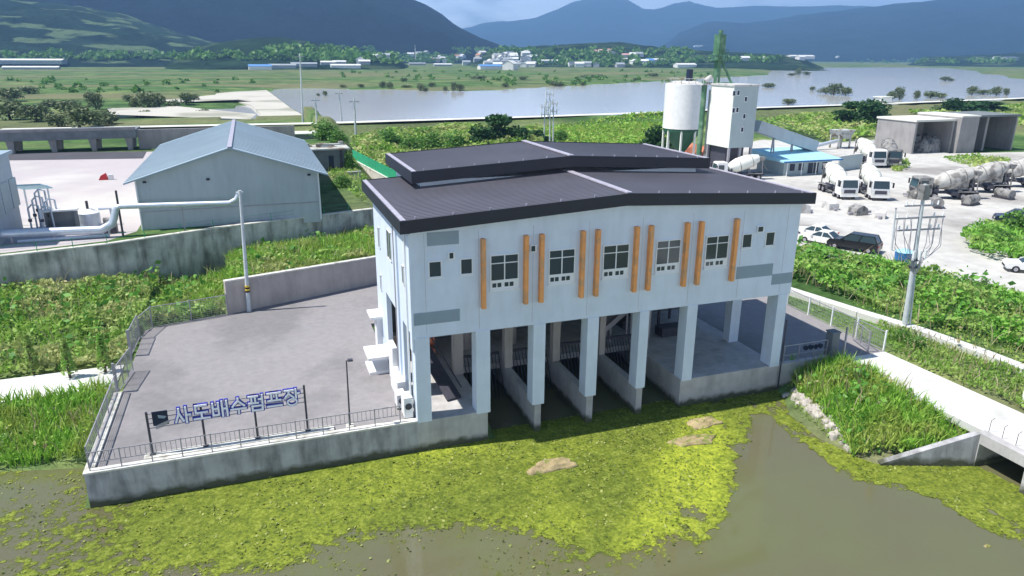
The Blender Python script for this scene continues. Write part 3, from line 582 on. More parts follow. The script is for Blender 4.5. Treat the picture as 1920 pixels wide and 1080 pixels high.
wallrun('retaining_wall', wp, .45, M['oldwall'], 'long high concrete wall with dark stains holding up the works yard', M['coping'])
# ================================================================== NAME SIGN AND RAILING
T = empty('name_sign', (-9.45, .75, 1.99), 'long white and blue Korean letter sign on posts along the yard wall', 'sign')
for x, h in ((-13.22, 4.32), (-10.76, 4.2), (-8.26, 4.2), (-5.74, 4.62)):
    b = MB(); b.bar((x, .75, 1.99), (x, .75, h), .10); b.box(x-.13, x+.13, .62, .88, 1.99, 2.02); b.build('post', M['darksteel'], T)
for z in (3.52, 3.78, 4.04, 4.30):
    b = MB(); b.bar((-13.2, .80, z-.12), (-5.75, .80, z+.12), .04); b.build('rail', M['steel'], T)
GL = {
 'sa': [[(.28, .95), (.28, .65), (.04, .08)], [(.28, .65), (.54, .12)], [(.74, 1), (.74, 0)], [(.74, .5), (1, .5)]],
 'do': [[(.85, .95), (.14, .95), (.14, .48), (.88, .48)], [(.5, .48), (.5, .08)], [(0, .08), (1, .08)]],
 'bae': [[(.03, .92), (.03, .12), (.4, .12), (.4, .92)], [(.03, .55), (.4, .55)], [(.66, 1), (.66, 0)], [(.97, 1), (.97, 0)], [(.66, .5), (.97, .5)]],
 'su': [[(.5, 1), (.5, .85), (.1, .48)], [(.5, .85), (.9, .48)], [(0, .3), (1, .3)], [(.5, .3), (.5, 0)]],
 'peom': [[(.0, .96), (.6, .96)], [(.0, .5), (.62, .5)], [(.18, .96), (.18, .5)], [(.43, .96), (.43, .5)], [(.92, 1), (.92, .44)], [(.68, .74), (.92, .74)], [(.2, .3), (.9, .3), (.9, .0), (.2, .0), (.2, .3)]],
 'peu': [[(.06, .96), (.94, .96)], [(.06, .46), (.94, .46)], [(.32, .96), (.32, .46)], [(.68, .96), (.68, .46)], [(0, .08), (1, .08)]],
 'jang': [[(.03, .96), (.62, .96)], [(.33, .96), (.26, .72), (.02, .46)], [(.29, .75), (.62, .46)], [(.8, 1), (.8, .42)], [(.8, .72), (1.02, .72)],
          [(.5+.33*math.cos(a), .15+.21*math.sin(a)) for a in np.linspace(0, 2*math.pi, 13)]],
}
for k, nm in enumerate(('sa', 'do', 'bae', 'su', 'peom', 'peu', 'jang')):
    x0 = -12.02+k*.872; zb = 3.42+.032*(x0+13.2)+.02; wdt, hgt = .70, .80
    back, front = MB(), MB(); kk = 0
    for st_ in GL[nm]:
        for a, b2 in zip(st_[:-1], st_[1:]):
            kk += 1; yo = .72-.0025*kk; p = np.array((x0+.05+a[0]*wdt, yo, zb+.06+a[1]*hgt)); q = np.array((x0+.05+b2[0]*wdt, yo, zb+.06+b2[1]*hgt)); d = (q-p)/(np.linalg.norm(q-p)+1e-9)
            back.bar(p-d*.095, q+d*.095, .10, .19, up=(0, 1, 0)) if False else back.bar(p-d*(.095 if len(st_) < 9 else .02), q+d*(.095 if len(st_) < 9 else .02), .19 if len(st_) < 9 else .16, .10, up=(0, 1, 0))
            front.bar(p-d*.045+np.array((0, -.07, 0)), q+d*.045+np.array((0, -.07, 0)), .095 if len(st_) < 9 else .075, .05, up=(0, 1, 0))
    lo = back.build('letter', M['signblue'], T); front.build('letter_face', M['signwhite'], lo)
b = MB(); b.box(-12.98, -12.28, .68, .74, 3.55, 4.3); eo = b.build('emblem', M['navy'], T)
b = MB(); b.prism([(-12.95, 3.50), (-12.62, 3.66), (-12.28, 3.78), (-12.2, 3.70), (-12.5, 3.48), (-12.85, 3.38)], 'y', .64, .675); b.build('emblem_wave', M['steel'], eo)
b = MB(); b.prism([(-12.72, 4.12), (-12.34, 4.0), (-12.45, 3.9), (-12.7, 3.96)], 'y', .655, .675); b.build('emblem_swoosh', M['greyband'], eo)

T = empty('railing', (-8, .18, 1.93), 'thin grey steel railing on the wall below the name sign', 'railing')
px_ = np.linspace(-15.9, -.9, 12)
for x in px_: b = MB(); b.bar((x, .18, 1.93), (x, .18, 2.95), .05); b.build('post', M['steel'], T)
for a, c in zip(px_[:-1], px_[1:]):
    b = MB(); b.bar((a, .18, 2.90), (c, .18, 2.90), .04); b.bar((a, .18, 2.35), (c, .18, 2.35), .03)
    for k in range(1, 6): x = a+(c-a)*k/6; b.bar((x, .18, 2.35), (x, .18, 2.90), .024)
    b.build('railing_panel', M['steel'], T)
T = empty('railing', (26, .18, 1.86), 'pale pipe railing on the wall beside the concrete road', 'railing')
for x in (24.5, 25.7, 26.9, 28.0): b = MB(); b.bar((x, .18, 1.86), (x, .18, 3.05), .06); b.build('post', M['steel'], T)
for z in (2.35, 3.02): b = MB(); b.bar((24.4, .18, z), (28.05, .18, z), .05); b.build('rail', M['steel'], T)
b = MB(); [b.tube([(x+.0, .12, 2.68), (x+.02, .24, 2.68)], .17, 10) for x in (26.2, 26.6, 27.0, 27.4)]; b.build('hose_coil', M['navy'], T)
b = MB(); b.box(28.15, 28.75, -.05, .55, 1.8, 3.5); b.box(28.1, 28.8, -.1, .6, 3.5, 3.58)
T = tag(b.build('gate_pillar', M['shadewall']), 'square grey pillar ending the wall beside the road', 'pillar')

# yard lamp, poles
def add_lamp():
    T = empty('yard_lamp', (-3.55, .62, 1.82), 'slim dark yard lamp on the wall between sign and building', 'lamp post')
    b = MB(); b.tube([(-3.55, .62, 1.9), (-3.5, .62, 5.75)], [.05, .035], 8); b.build('pole', M['darksteel'], T)
    b = MB(); b.bar((-3.5, .62, 5.72), (-3.35, .45, 5.86), .05); b.box(-3.45, -3.2, .25, .5, 5.82, 5.9); b.build('lamp_head', M['darksteel'], T)
    b = MB(); b.box(-3.75, -3.35, .42, .82, 1.82, 1.99); b.build('footing', M['coping'], T)
add_lamp()
P = G(467, 583, 1.85)
T = empty('concrete_pole', P, 'tall pale concrete pole with a yellow and black band in the yard corner', 'pole')
b = MB(); b.tube([P+(0, 0, -.1), P+(.3, 0, 9.35)], [.17, .095], 14); b.build('shaft', M['polegrey'], T, smooth=True)
for k in range(4):
    b = MB(); z = 1.55+k*.14; b.tube([P+(.3*z/9.35, 0, z), P+(.3*(z+.14)/9.35, 0, z+.14)], .176, 14); b.build('warning_band', M['yellow' if k % 2 else 'black'], T)
b = MB(); b.tube([P+(.30, 0, 9.2), P+(.30, 0, 9.5)], .13, 10); b.build('cap', M['polegrey'], T)

# utility pole by the road
P = G(1695, 617, 1.85); TP = A(1735, 345, P[1]); D_ = TP-P
T = empty('utility_pole', P, 'tall concrete utility pole with crossarms, transformer box and drooping cables by the ditch', 'utility pole')
at = lambda t, dx=0, dy=0: P+D_*t+np.array((dx, dy, 0.0))
b = MB(); b.tube([P-(0, 0, .2), TP], [.20, .11], 14); b.build('shaft', M['polegrey'], T, smooth=True)
b = MB(); b.tube([P+(.42, -.1, -.2), at(.30, .34), at(.56, .16)], [.07, .07, .06], 8); b.build('cable_conduit', M['polegrey'], T)
b = MB(); b.box(*(np.array([at(.93)[0]-.30, at(.93)[0]+.30])), at(.93)[1]-.24, at(.93)[1]+.24, at(.90)[2], at(.995)[2]); b.build('transformer', M['dustygrey'], T)
for t, wd in ((.86, 1.3), (.78, 2.0), (.70, 1.7)):
    b = MB(); c = at(t); b.bar(c-(wd, -.25, 0), c+(wd, -.25, 0), .11); ob = b.build('crossarm', M['steel'], T)
    q = MB()
    for k in (-.92, -.55, .55, .92): q.tube([c+(k*wd, -.25*k, .05), c+(k*wd, -.25*k, .33)], [.07, .04], 8)
    q.build('insulator', M['whiteframe'], ob)
for k, (ax, w1) in enumerate(((-2.15, 0), (-1.5, .3), (-.9, .1), (.9, -.2), (1.5, -.3), (2.1, 0))):
    c0, c1 = at(.78, ax), at(.60, ax*.9+w1*.3, -.15); c2 = at(.50, ax*.28, -.2); c3 = at(.40, .1*np.sign(ax), -.25)
    for j in range(2):
        r3_ = lambda s_: np.array([random.uniform(-s_, s_) for _ in range(3)])
        b = MB(); b.tube([c0+(.12*j, 0, 0), (c0+c1)/2+(ax*.06, 0, 0)+r3_(.12), c1+r3_(.22), (c1+c2)/2+(ax*.05, 0, -.2)+r3_(.12), c2+r3_(.1), c3], .022, 5); b.build('drooping_cable', M['steel'], T)
for t in (.44, .49): b = MB(); b.tube([at(t), at(t+.012)], .30, 10); b.build('clamp_ring', M['darksteel'], T)
for k in range(3): b = MB(); c = at(.50, (-.5, .1, .6)[k], -.3); b.tube([c, c+(0, 0, .7)], .09, 8); b.build('cable_head', M['whiteframe'], T)
P = G(1672, 470, 2.0); TP = A(1680, 392, P[1]); T = empty('lamp_pole', P, 'thin bare grey pole at the edge of the dusty lot near the blue tank', 'pole')
b = MB(); b.tube([P-(0, 0, .3), TP], [.11, .07], 10); b.build('shaft', M['polegrey'], T); b = MB(); b.tube([TP, TP+(0, 0, .12)], .1, 8); b.build('cap', M['steel'], T)
# far poles on the levee side
for k, (px, py, tx, ty, lab) in enumerate(((568, 232, 562, 100, 'tallest thin power pole standing by the sandy spit'), (595, 240, 591, 182, 'short power pole just beside the tallest pole'), (641, 224, 635, 170, 'thin power pole standing before the dark river water'), (667, 255, 664, 184, 'thin power pole above the green weeds on the levee slope'))):
    P = G(px, py, 3.0); TP = A(tx, ty, P[1]); T = empty('power_pole', P, lab, 'utility pole', 'power poles along the levee')
    b = MB(); b.tube([P-(0, 0, 1), TP], [.28, .16], 8); b.build('shaft', M['polegrey'], T)
    b = MB(); b.bar(TP+(-1.1, 0, -.8), TP+(1.1, 0, -.8), .18); b.build('crossarm', M['steel'], T)
# lattice-like transmission cluster behind the roof
for k, (px, tx) in enumerate(((1020, 1022), (1031, 1031), (1037, 1038))):
    P = G(px, 266+k, 2.5); TP = A(tx, (192, 172, 186)[k], P[1])
    T = empty('mobile_mast', P, ('slender mast of the pole trio behind the roof, green box at its base', 'tallest mast of the pole trio behind the roof, carrying antennas', 'slender mast of the pole trio behind the roof, on its river side')[k], 'mast', 'masts behind the pumping station roof')
    b = MB(); b.tube([P-(0, 0, .5), TP], [.2, .12], 8); b.build('shaft', M['polegrey'], T)
    for z in ((1.0, 2.6) if k != 1 else (.6, 2.2, 4.0)):
        b = MB(); b.bar(TP+(-.8, 0, -z), TP+(.8, 0, -z), .12); ob = b.build('bracket', M['steel'], T)
        b = MB(); [b.box(TP[0]+dx-.12, TP[0]+dx+.12, TP[1]-.1, TP[1]+.1, TP[2]-z-.6, TP[2]-z+.6) for dx in (-.8, .8)]; b.build('antenna', M['whiteframe'], ob)
    if k == 0: b = MB(); b.box(P[0]-.9, P[0]-.1, P[1]-.4, P[1]+.4, P[2]-.5, P[2]+1.8); b.build('equipment_box', M['plantgreen'], T)

# ---- gate and fences of the yard
def mesh_panel(T, a, b_, z0, z1, m, n=3, name='fence_panel', wires=10):
    a = np.array(a, float); b_ = np.array(b_, float); q = MB(); A3 = lambda p, z: (p[0], p[1], z)
    q.bar(A3(a, z0), A3(b_, z0), .05); q.bar(A3(a, z1), A3(b_, z1), .05)
    for k in range(n+1): p = a+(b_-a)*k/n; q.bar(A3(p, z0), A3(p, z1), .05)
    for k in range(1, wires): z = z0+(z1-z0)*k/wires; q.bar(A3(a, z), A3(b_, z), .012)
    m2 = max(3, int(np.linalg.norm(b_-a)/.16))
    for k in range(1, m2): p = a+(b_-a)*k/m2; q.bar(A3(p, z0), A3(p, z1), .012)
    return q.build(name, m, T)
T = empty('yard_gate', (-16.1, 12.4, 1.8), 'blue grey mesh gate with both leaves swung open at the yard entrance', 'gate')
for y in (9.4, 15.1): b = MB(); b.bar((-16.05, y, 1.6), (-16.05, y, 3.7), .14); b.build('post', M['steel'], T)
mesh_panel(T, (-16.0, 15.2), (-15.9, 18.3), 1.95, 3.6, M['steel'], 3, 'gate_leaf')
mesh_panel(T, (-15.95, 9.3), (-15.55, 12.3), 1.95, 3.5, M['steel'], 3, 'gate_leaf')
T = empty('mesh_fence', (-16.05, 5, 1.93), 'low mesh fence with vines along the canal end of the yard wall', 'fence')
for a, c in ((.5, 3.3), (3.3, 6.2), (6.2, 9.1)):
    b = MB(); b.bar((-16.0, a, 1.93), (-16.0, a, 3.1), .06); b.build('post', M['steel'], T); mesh_panel(T, (-16.0, a), (-16.0, c), 2.0, 3.05, M['steel'], 1, wires=6)
T = empty('mesh_fence', (-13, 21, 1.8), 'mesh fence swallowed by weeds at the rear corner of the yard', 'fence')
fp = [(-15.9, 18.4), (-15.3, 20.5), (-12.7, 21.1), (-10.15, 21.75)]
for a, c in zip(fp[:-1], fp[1:]): mesh_panel(T, a, c, 1.85, 3.4, M['steel'], 1)
for a in fp: b = MB(); b.bar((a[0], a[1], 1.6), (a[0], a[1], 3.5), .08); b.build('post', M['steel'], T)
# right fence
T = empty('mesh_fence', (32.7, 5, 1.8), 'thin pale mesh fence along the far edge of the shaded paving', 'fence')
fp = [(32.45, -.35), (32.5, 2.2), (32.55, 4.7), (32.6, 7.2), (32.65, 9.7), (32.7, 12.2)]
for a, c in zip(fp[:-1], fp[1:]): mesh_panel(T, a, c, 1.9, 3.2, M['steel'], 1, wires=5)
for a in fp: b = MB(); b.bar((a[0], a[1], 1.6), (a[0], a[1], 3.35), .09); b.build('post', M['whiteframe'], T)
T = empty('swing_gate', (29, -.4, 1.8), 'slender open gate frame hanging on a tall post beside the road', 'gate')
b = MB(); b.bar((28.55, -.75, 1.75), (28.55, -.75, 4.2), .10); b.build('post', M['steel'], T)
b = MB(); b.bar((31.2, -.2, 1.9), (31.2, -.2, 3.4), .09); b.build('post', M['steel'], T)
mesh_panel(T, (31.25, -.2), (31.9, 1.9), 2.0, 3.3, M['steel'], 2, 'gate_leaf', wires=6)

# ================================================================== CULVERT, DITCH, BANK
T = empty('box_culvert', (28.3, -12.4, 0), 'concrete box culvert with sloping wing wall passing under the pale road', 'culvert')
b = MB(); b.box(28.0, 28.55, -14.3, -11.0, 1.42, 2.02); b.box(28.0, 28.55, -11.25, -10.85, -1, 1.42); b.box(28.0, 28.55, -14.3, -13.75, -1, 1.42); b.build('headwall', M['concrete'], T)
b = MB(); b.add([(23.3, -9.5, -.5), (28.0, -11.2, -.5), (28.0, -10.85, -.5), (23.4, -9.15, -.5), (23.3, -9.5, .12), (28.0, -11.2, 1.98), (28.0, -10.85, 1.98), (23.4, -9.15, .12)], [(0, 3, 2, 1), (4, 5, 6, 7), (0, 1, 5, 4), (1, 2, 6, 5), (2, 3, 7, 6), (3, 0, 4, 7)]); b.build('wing_wall', M['concrete_wet'], T)
b = MB(); b.box(28.55, 33.2, -11.25, -11.0, -1, 1.46); b.box(28.55, 33.2, -14.0, -13.75, -1, 1.46); b.box(32.9, 33.2, -13.75, -11.25, -1, 1.46); b.box(27.9, 33.2, -14.3, -10.8, -1.4, -1.0); b.build('barrel', M['concrete'], T)
for k in range(7):
    x, y = 28.72+.004*k, -11.1-k*.75; b = MB(); b.tube([(x, y, 1.85), (x+.02, y, 2.6), (x+.2, y-.03, 2.72)], .016, 6)
    tag(b.build('bent_rod', M['darksteel']), f'{nth(k+1)} thin bent rod along the culvert edge, counted from the wing wall', 'rod', 'bent rods on the culvert edge')
DP = [(28, 34), (33.5, 19.5), (35.0, 12.2), (36.4, 5.8), (37.6, 1.2), (38.1, -3.2), (38.3, -8), (39, -20)]
T = empty('concrete_ditch', (36, 4, 1.8), 'pale sunlit concrete channel edge running behind the roadside weeds', 'ditch')
for (x0, y0), (x1, y1) in zip(DP[:-1], DP[1:]):
    n_ = max(1, int(math.hypot(x1-x0, y1-y0)/2.2))
    for k in range(n_):
        a = (x0+(x1-x0)*k/n_, y0+(y1-y0)*k/n_, 1.95); c = (x0+(x1-x0)*(k+1)/n_, y0+(y1-y0)*(k+1)/n_, 1.95)
        d = np.array(c)-np.array(a); d /= np.linalg.norm(d); c = tuple(np.array(c)-d*.04)
        b = MB(); b.bar(a, c, .95, .5); b.build('lining_slab', M['paleroad'], T)
T = empty('meter_cabinet', G(1918, 748, 1.9), 'white roadside cabinet cut off at the picture edge', 'cabinet'); p = G(1918, 752, 1.9)
b = MB(); b.box(p[0]-.15, p[0]+1.2, p[1]-.9, p[1], 1.7, 3.35); b.build('casing', M['whitepaint'], T); b = MB(); b.box(p[0]-.17, p[0]-.15, p[1]-.75, p[1]-.15, 2.1, 3.1); b.build('door', M['greyband'], T)
# floating debris
def lump(name, c, r, seed, m, label, cat, n=26, amp=.35, group=None):
    V = []; Fc = []; nm = 10
    for j in range(nm+1):
        t = j/nm; 
        for k in range(n):
            a = 2*math.pi*k/n; e = .35
            cx_ = abs(math.cos(a))**.7*np.sign(math.cos(a)); sy = abs(math.sin(a))**.7*np.sign(math.sin(a))
            q = 1+amp*(vnoise(cx_*2+seed, sy*2+seed*3, 1)-.5)*2
            rr = math.sin(t*math.pi/2)**.6 if t < 1 else 1
            V.append((c[0]+r[0]*cx_*rr*q, c[1]+r[1]*sy*rr*q, c[2]+r[2]*(math.cos(t*math.pi/2)**.5)*(1+1.1*(vnoise(cx_*rr*6+seed, sy*rr*6, 2)-.5))-(.15 if j == nm else 0)))
    for j in range(nm):
        for k in range(n): Fc.append((j*n+k, (j+1)*n+k, (j+1)*n+(k+1) % n, j*n+(k+1) % n))
    o = npmesh(name, V, Fc, m, smooth=True); return tag(o, label, cat, group)
c = G(1035, 876, 0); lump('debris_raft', (c[0], c[1], -.02), (1.15, .56, .24), 3, M['debris'], 'small tan raft of dead plants floating in front of the piers', 'debris')
c = G(1318, 795, 0); lump('debris_raft', (c[0], c[1], -.02), (1.05, .5, .18), 8, M['debris'], 'tan debris raft nearest the pumping station deck corner', 'debris')
c = G(1300, 828, 0); lump('debris_raft', (c[0], c[1], -.02), (1.3, .52, .2), 13, M['debris'], 'longer debris raft just below its twin by the open water', 'debris')
c = G(1262, 822, 0); lump('foam_scrap', (c[0]+.2, c[1]-.3, 0), (.14, .1, .08), 5, M['whitepaint'], 'white scrap of foam floating at the end of the lower raft', 'litter')
c = G(1852, 1024, 0); lump('algae_tuft', (c[0], c[1], -.01), (.16, .10, .05), 9, M['debris'], 'small pale tuft floating alone on the open water', 'weed')
for k in range(44):
    t = k/43; px = 1480+t*105+random.uniform(-14, 14); py = 742+t*92+random.uniform(-10, 10)
    c = G(px, py, .1); s_ = random.uniform(.16, .42); hz_ = max(0., float(height(c[0], c[1])))
    lump('rock', (c[0], c[1], hz_-.03), (s_, s_*.8, s_*.8), k, M['rock'], f'{nth(k+1)} pale rock counting down the bank from the deck corner', 'rock', n=9, group='pale rocks along the bank')
# ================================================================== WORKS BEHIND THE WALL (left)
Zp = 5.3
P = G(268, 432, Zp); Q = G(600, 405, Zp); y0 = P[1]; x0, x1 = P[0], Q[0]; ze = A(253, 337, y0)[2]; za = A(427, 278, y0)[2]; xa = A(427, 278, y0)[0]; xa = (x0+x1)/2+.25
yb = 1.0*G(420, 227, za)[1]; 
T = empty('warehouse', (x0, y0, Zp), 'big blue grey warehouse with pale gabled roof behind the stained wall', 'building')
b = MB(); b.prism([(x0, Zp-.3), (x1, Zp-.3), (x1, ze), (xa, za-.1), (x0, ze)], 'y', y0, yb-.5); b.build('wall', M['shedwall'], T)
b = MB()
for sx, xe in ((-1, x0-.95), (1, x1+.95)):
    zz = ze-.95*(za-ze)/(xa-x0); b.add([(xa, y0-.5, za+.12), (xe, y0-.5, zz+.06), (xe, yb, zz+.06), (xa, yb, za+.12), (xa, y0-.5, za-.02), (xe, y0-.5, zz-.08), (xe, yb, zz-.08), (xa, yb, za-.02)], [(0, 3, 2, 1), (4, 5, 6, 7), (0, 1, 5, 4), (1, 2, 6, 5), (2, 3, 7, 6), (3, 0, 4, 7)])
    for k in range(1, 30):
        y = y0-.5+(yb-y0)*k/30; b.bar((xa+sx*.15, y, za+.13), (xe, y, zz+.085), .05, .04)
ro = b.build('roof', M['shedroof'], T)
b = MB(); b.bar((xa, y0-.5, za+.16), (xa, yb, za+.16), .4, .06); b.build('ridge_cap', M['ridge'], ro)
b = MB(); b.box(x0-.02, x1+.02, y0-.06, y0, Zp+1.7, Zp+1.78); b.build('wall_rail', M['steel'], T)
for xx, nm in ((x0, 'downpipe'), (x1, 'downpipe')): b = MB(); b.tube([(xx, y0-.1, ze-.1), (xx, y0-.1, Zp)], .07, 6); b.build(nm, M['whiteframe'], T)
for xx in (x0+.6, x0+6.0, x1-1): b = MB(); b.box(xx, xx+.3, y0-.12, y0, ze-.35, ze-.15); b.build('gutter_bracket', M['navy'], T)
# factory at the picture edge
PF = G(44, 428, Zp); xr = PF[0]; T = empty('factory_building', (xr-8, 40, Zp), 'pale lilac factory building cut off by the picture edge', 'building')
yb2 = PF[1]; zt = A(21, 288, yb2)[2]
b = MB(); b.box(xr-22, xr, 35.2, yb2, Zp, zt); b.build('wall', M['shedwall'], T)
b = MB(); b.box(xr-22.2, xr+.3, 35.0, yb2+.3, zt, zt+.3); 
for k in range(22): b.box(xr-22+k, xr-21.95+k, 35.1, yb2, zt+.3, zt+.36)
b.build('roof', M['shedroof'], T)
for k in range(3): b = MB(); b.box(xr, xr+.06, 36+k*2.6, 38+k*2.6, Zp+2.2, Zp+4.8); b.build('panel', M['paleskin'], T)
p = A(48, 352, 46); T = empty('canopy_roof', p, 'light blue canopy roof sheltering pipes beside the factory', 'canopy')
b = MB(); b.prism([(43.5, p[2]+.7), (47.5, p[2]-.3), (47.5, p[2]-.42), (43.5, p[2]+.58)], 'x', p[0]-.6, p[0]+1.9); b.build('roof', M['cyan'], T)
for dx, dy in ((-.5, -2), (1.5, -2), (-.5, 1.3), (1.5, 1.3)): b = MB(); b.bar((p[0]+dx, p[1]+dy, Zp), (p[0]+dx, p[1]+dy, p[2]), .14); b.build('leg', M['whiteframe'], T)
# main silver pipe
yp = 36.2
def wp_(px, py, y=yp): return A(px, py, y)
T = empty('overhead_pipe', wp_(200, 430), 'fat silver pipe running along the wall then bending over to the warehouse', 'pipe')
a = wp_(-60, 441); e = wp_(190, 431); e2 = wp_(210, 420); e3 = wp_(216, 396)
b = MB(); b.tube([a, e, e2, wp_(214, 408), e3], [.38, .38, .36, .32, .28], 12); b.build('pipe_run', M['pipe'], T, smooth=True)
e4 = wp_(225, 387); e5 = wp_(430, 381); e6 = wp_(443, 374); e7 = wp_(449, 362)
b = MB(); b.tube([e3, wp_(218, 390), e4, e5, e6, e7], [.28, .27, .25, .25, .25, .25], 12); b.build('pipe_run', M['pipe'], T, smooth=True)
b = MB(); b.tube([e7, e7+(0, 0, .12)], .34, 10); b.build('flange', M['pipe'], T)
for px, py in ((20, 440), (100, 436), (170, 432)): p = wp_(px, py); b = MB(); b.bar((p[0], p[1], Zp-.2), p, .16); b.build('support', M['steel'], T)
p = wp_(218, 392); b = MB(); b.bar((p[0]+.15, p[1]+.3, Zp), (p[0]+.15, p[1]+.3, p[2]+1.6), .16); b.build('support', M['darksteel'], T)
p = wp_(340, 384); b = MB(); b.bar((p[0], p[1]+.2, Zp), (p[0], p[1]+.2, p[2]), .1); b.build('support', M['steel'], T)
a, e = wp_(120, 447), wp_(205, 441); T = empty('thin_pipe', a, 'thin silver pipe below the fat pipe near the tank', 'pipe'); b = MB(); b.tube([a-(3.5, 0, 0), e, e+(.1, 0, 1.2)], .17, 8); b.build('pipe_run', M['pipe'], T)
# cylindrical tank and pipe clutter
P = G(170, 424, Zp); tz = A(170, 398, P[1])[2]; T = empty('steel_tank', P, 'squat round steel tank with a short chimney behind the silver pipe', 'tank')
b = MB(); b.tube([P, (P[0], P[1], tz)], .95, 20); b.build('shell', M['pipe'], T, smooth=True); b = MB(); b.tube([(P[0], P[1], tz), (P[0], P[1], tz+.35)], [.97, .3], 20); b.build('lid', M['whiteframe'], T)
b = MB(); b.tube([(P[0], P[1], tz+.3), (P[0], P[1], tz+1.1)], .12, 8); b.build('chimney', M['darksteel'], T)
b = MB(); b.tube([(P[0]+.9, P[1], Zp+1.6), (P[0]+1.9, P[1], Zp+1.6), (P[0]+2.0, P[1], Zp+.2)], .13, 8); b.build('outlet_pipe', M['pipe'], T)
P = G(112, 435, Zp); T = empty('concrete_pit', P, 'dark open pit box under the pipe bridge by the tank', 'pit')
b = MB(); b.box(P[0]-1, P[0]+1.6, P[1]+.5, P[1]+.7, Zp, Zp+1.9); b.box(P[0]-1, P[0]-.8, P[1], P[1]+.5, Zp, Zp+1.9); b.box(P[0]+1.4, P[0]+1.6, P[1], P[1]+.5, Zp, Zp+1.9); b.build('side_walls', M['shadewall'], T)
b = MB(); b.box(P[0]-1.1, P[0]+1.7, P[1]-.1, P[1]+.8, Zp+1.9, Zp+2.05); b.build('slab', M['whitepaint'], T)
rk = [(62, 440, 2.4), (72, 436, 3.0), (84, 438, 2.2), (94, 434, 2.7), (78, 430, 3.4)]
for k, (px, py, h) in enumerate(rk):
    p = G(px, py, Zp); T = empty('pipe_stand', p, f'{nth(k+1)} upright pipe stand in the cluster beside the factory', 'pipe', 'pipe stands beside the factory')
    b = MB(); b.tube([p, p+(0, 0, h), p+(.35, 0, h+.35), p+(.8, .1, h+.2), p+(.85, .1, .3)], .08, 8); b.build('riser', M['pipe'], T); b = MB(); b.tube([p+(0, 0, h*.5), p+(0, 0, h*.5+.25)], .16, 8); b.build('valve', M['darksteel'], T)
p = G(205, 438, Zp); T = empty('pump_skid', p, 'dark rusty pump assembly at the pipe bend', 'machine'); b = MB(); b.box(p[0]-.4, p[0]+.7, p[1]-.3, p[1]+.5, Zp, Zp+.9); b.build('frame', M['darksteel'], T)
b = MB(); b.tube([p+(-.3, 0, 1.2), p+(.6, 0, 1.2)], .3, 10); b.build('motor', M['dustygrey'], T)
p = G(198, 338, Zp); T = empty('red_barrier', p, 'small red and white barrier lying in the works yard', 'barrier'); b = MB(); b.prism([(p[0]-.8, Zp+.05), (p[0]+.3, Zp+.05), (p[0]+.1, Zp+.9), (p[0]-.5, Zp+.6)], 'y', p[1], p[1]+.5); b.build('body', M['redpaint'], T)
b = MB(); b.box(p[0]+.35, p[0]+.9, p[1], p[1]+.5, Zp+.05, Zp+.7); b.build('white_block', M['whitepaint'], T)
# shed and debris roof beyond warehouse
P = G(602, 322, 5.2); y = P[1]; a0, a1 = A(600, 300, y)[0], A(652, 300, y)[0]; zt = A(625, 281, y)[2]
T = empty('block_shed', P, 'dim grey block shed with littered tin roof behind the warehouse', 'shed')
b = MB(); b.box(a0-3, a1, y, y+5, 4.5, zt); b.build('wall', M['shadewall'], T); b = MB(); b.box(a0-3.3, a1+.4, y-.4, y+5.4, zt, zt+.2)
for k in range(9): xx, yy = a0-3+random.random()*7, y+random.random()*4.5; b.box(xx, xx+random.uniform(.4, 1.6), yy, yy+.7, zt+.2, zt+random.uniform(.3, .7))
b.build('roof', M['tinroof'], T)
b = MB(); b.box(a0+1.2, a0+1.9, y-.03, y, 5.3, zt-.8); b.build('door', M['navy'], T); b = MB(); b.box(a1-1.1, a1-.7, y-.05, y, 4.8, zt-.1); b.build('downpipe', M['darksteel'], T)
P0 = G(497+45, 262, 4); T = empty('tin_roof_shed', G(590, 262, 4), 'long low shed with sun bleached tin roof near the levee', 'shed'); P = G(600, 262, 4)
b = MB(); b.box(P[0]-9, P[0], P[1], P[1]+5, 3, 5.2); b.build('wall', M['shadewall'], T); b = MB(); b.box(P[0]-9.4, P[0]+.4, P[1]-.4, P[1]+5.4, 5.2, 5.4); b.build('roof', M['bunkertop'], T)
# low wall, green net fence beyond
p0 = G(652, 336, 5.0); wallrun('garden_wall', [(p0[0], p0[1], 4.6, 5.9), (p0[0]+1.9, p0[1]+.2, 4.6, 5.9)], .2, M['warmwall'], 'short pale wall stub on the sunlit lawn', M['coping'])
f0, f1 = G(745, 345, 4.6), G(662, 300, 4.6)
wallrun('boundary_wall', [(f0[0], f0[1], 3.4, 4.75), (f1[0], f1[1], 3.4, 4.75)], .25, M['coping'], 'long pale kerb wall carrying the green net fence', M['coping'])
T = empty('net_fence', (f1[0], f1[1], 4.7), 'bright green net fence running back behind the station roof', 'fence')
b = MB(); d = np.array((f1[0]-f0[0], f1[1]-f0[1])); n = np.array((-d[1], d[0]))/np.linalg.norm(d)
b.add([(f0[0], f0[1], 4.8), (f1[0], f1[1], 4.8), (f1[0], f1[1], 6.3), (f0[0], f0[1], 6.3), (f0[0]+n[0]*.04, f0[1]+n[1]*.04, 4.8), (f1[0]+n[0]*.04, f1[1]+n[1]*.04, 4.8), (f1[0]+n[0]*.04, f1[1]+n[1]*.04, 6.3), (f0[0]+n[0]*.04, f0[1]+n[1]*.04, 6.3)], [(0, 1, 2, 3), (7, 6, 5, 4), (0, 4, 5, 1), (3, 2, 6, 7), (0, 3, 7, 4), (1, 5, 6, 2)]); b.build('net', M['netgreen'], T)
for k in range(8): q = np.array(f0[:2])+d*k/7; b = MB(); b.bar((q[0], q[1], 4.7), (q[0], q[1], 6.4), .09); b.build('post', M['darksteel'], T)
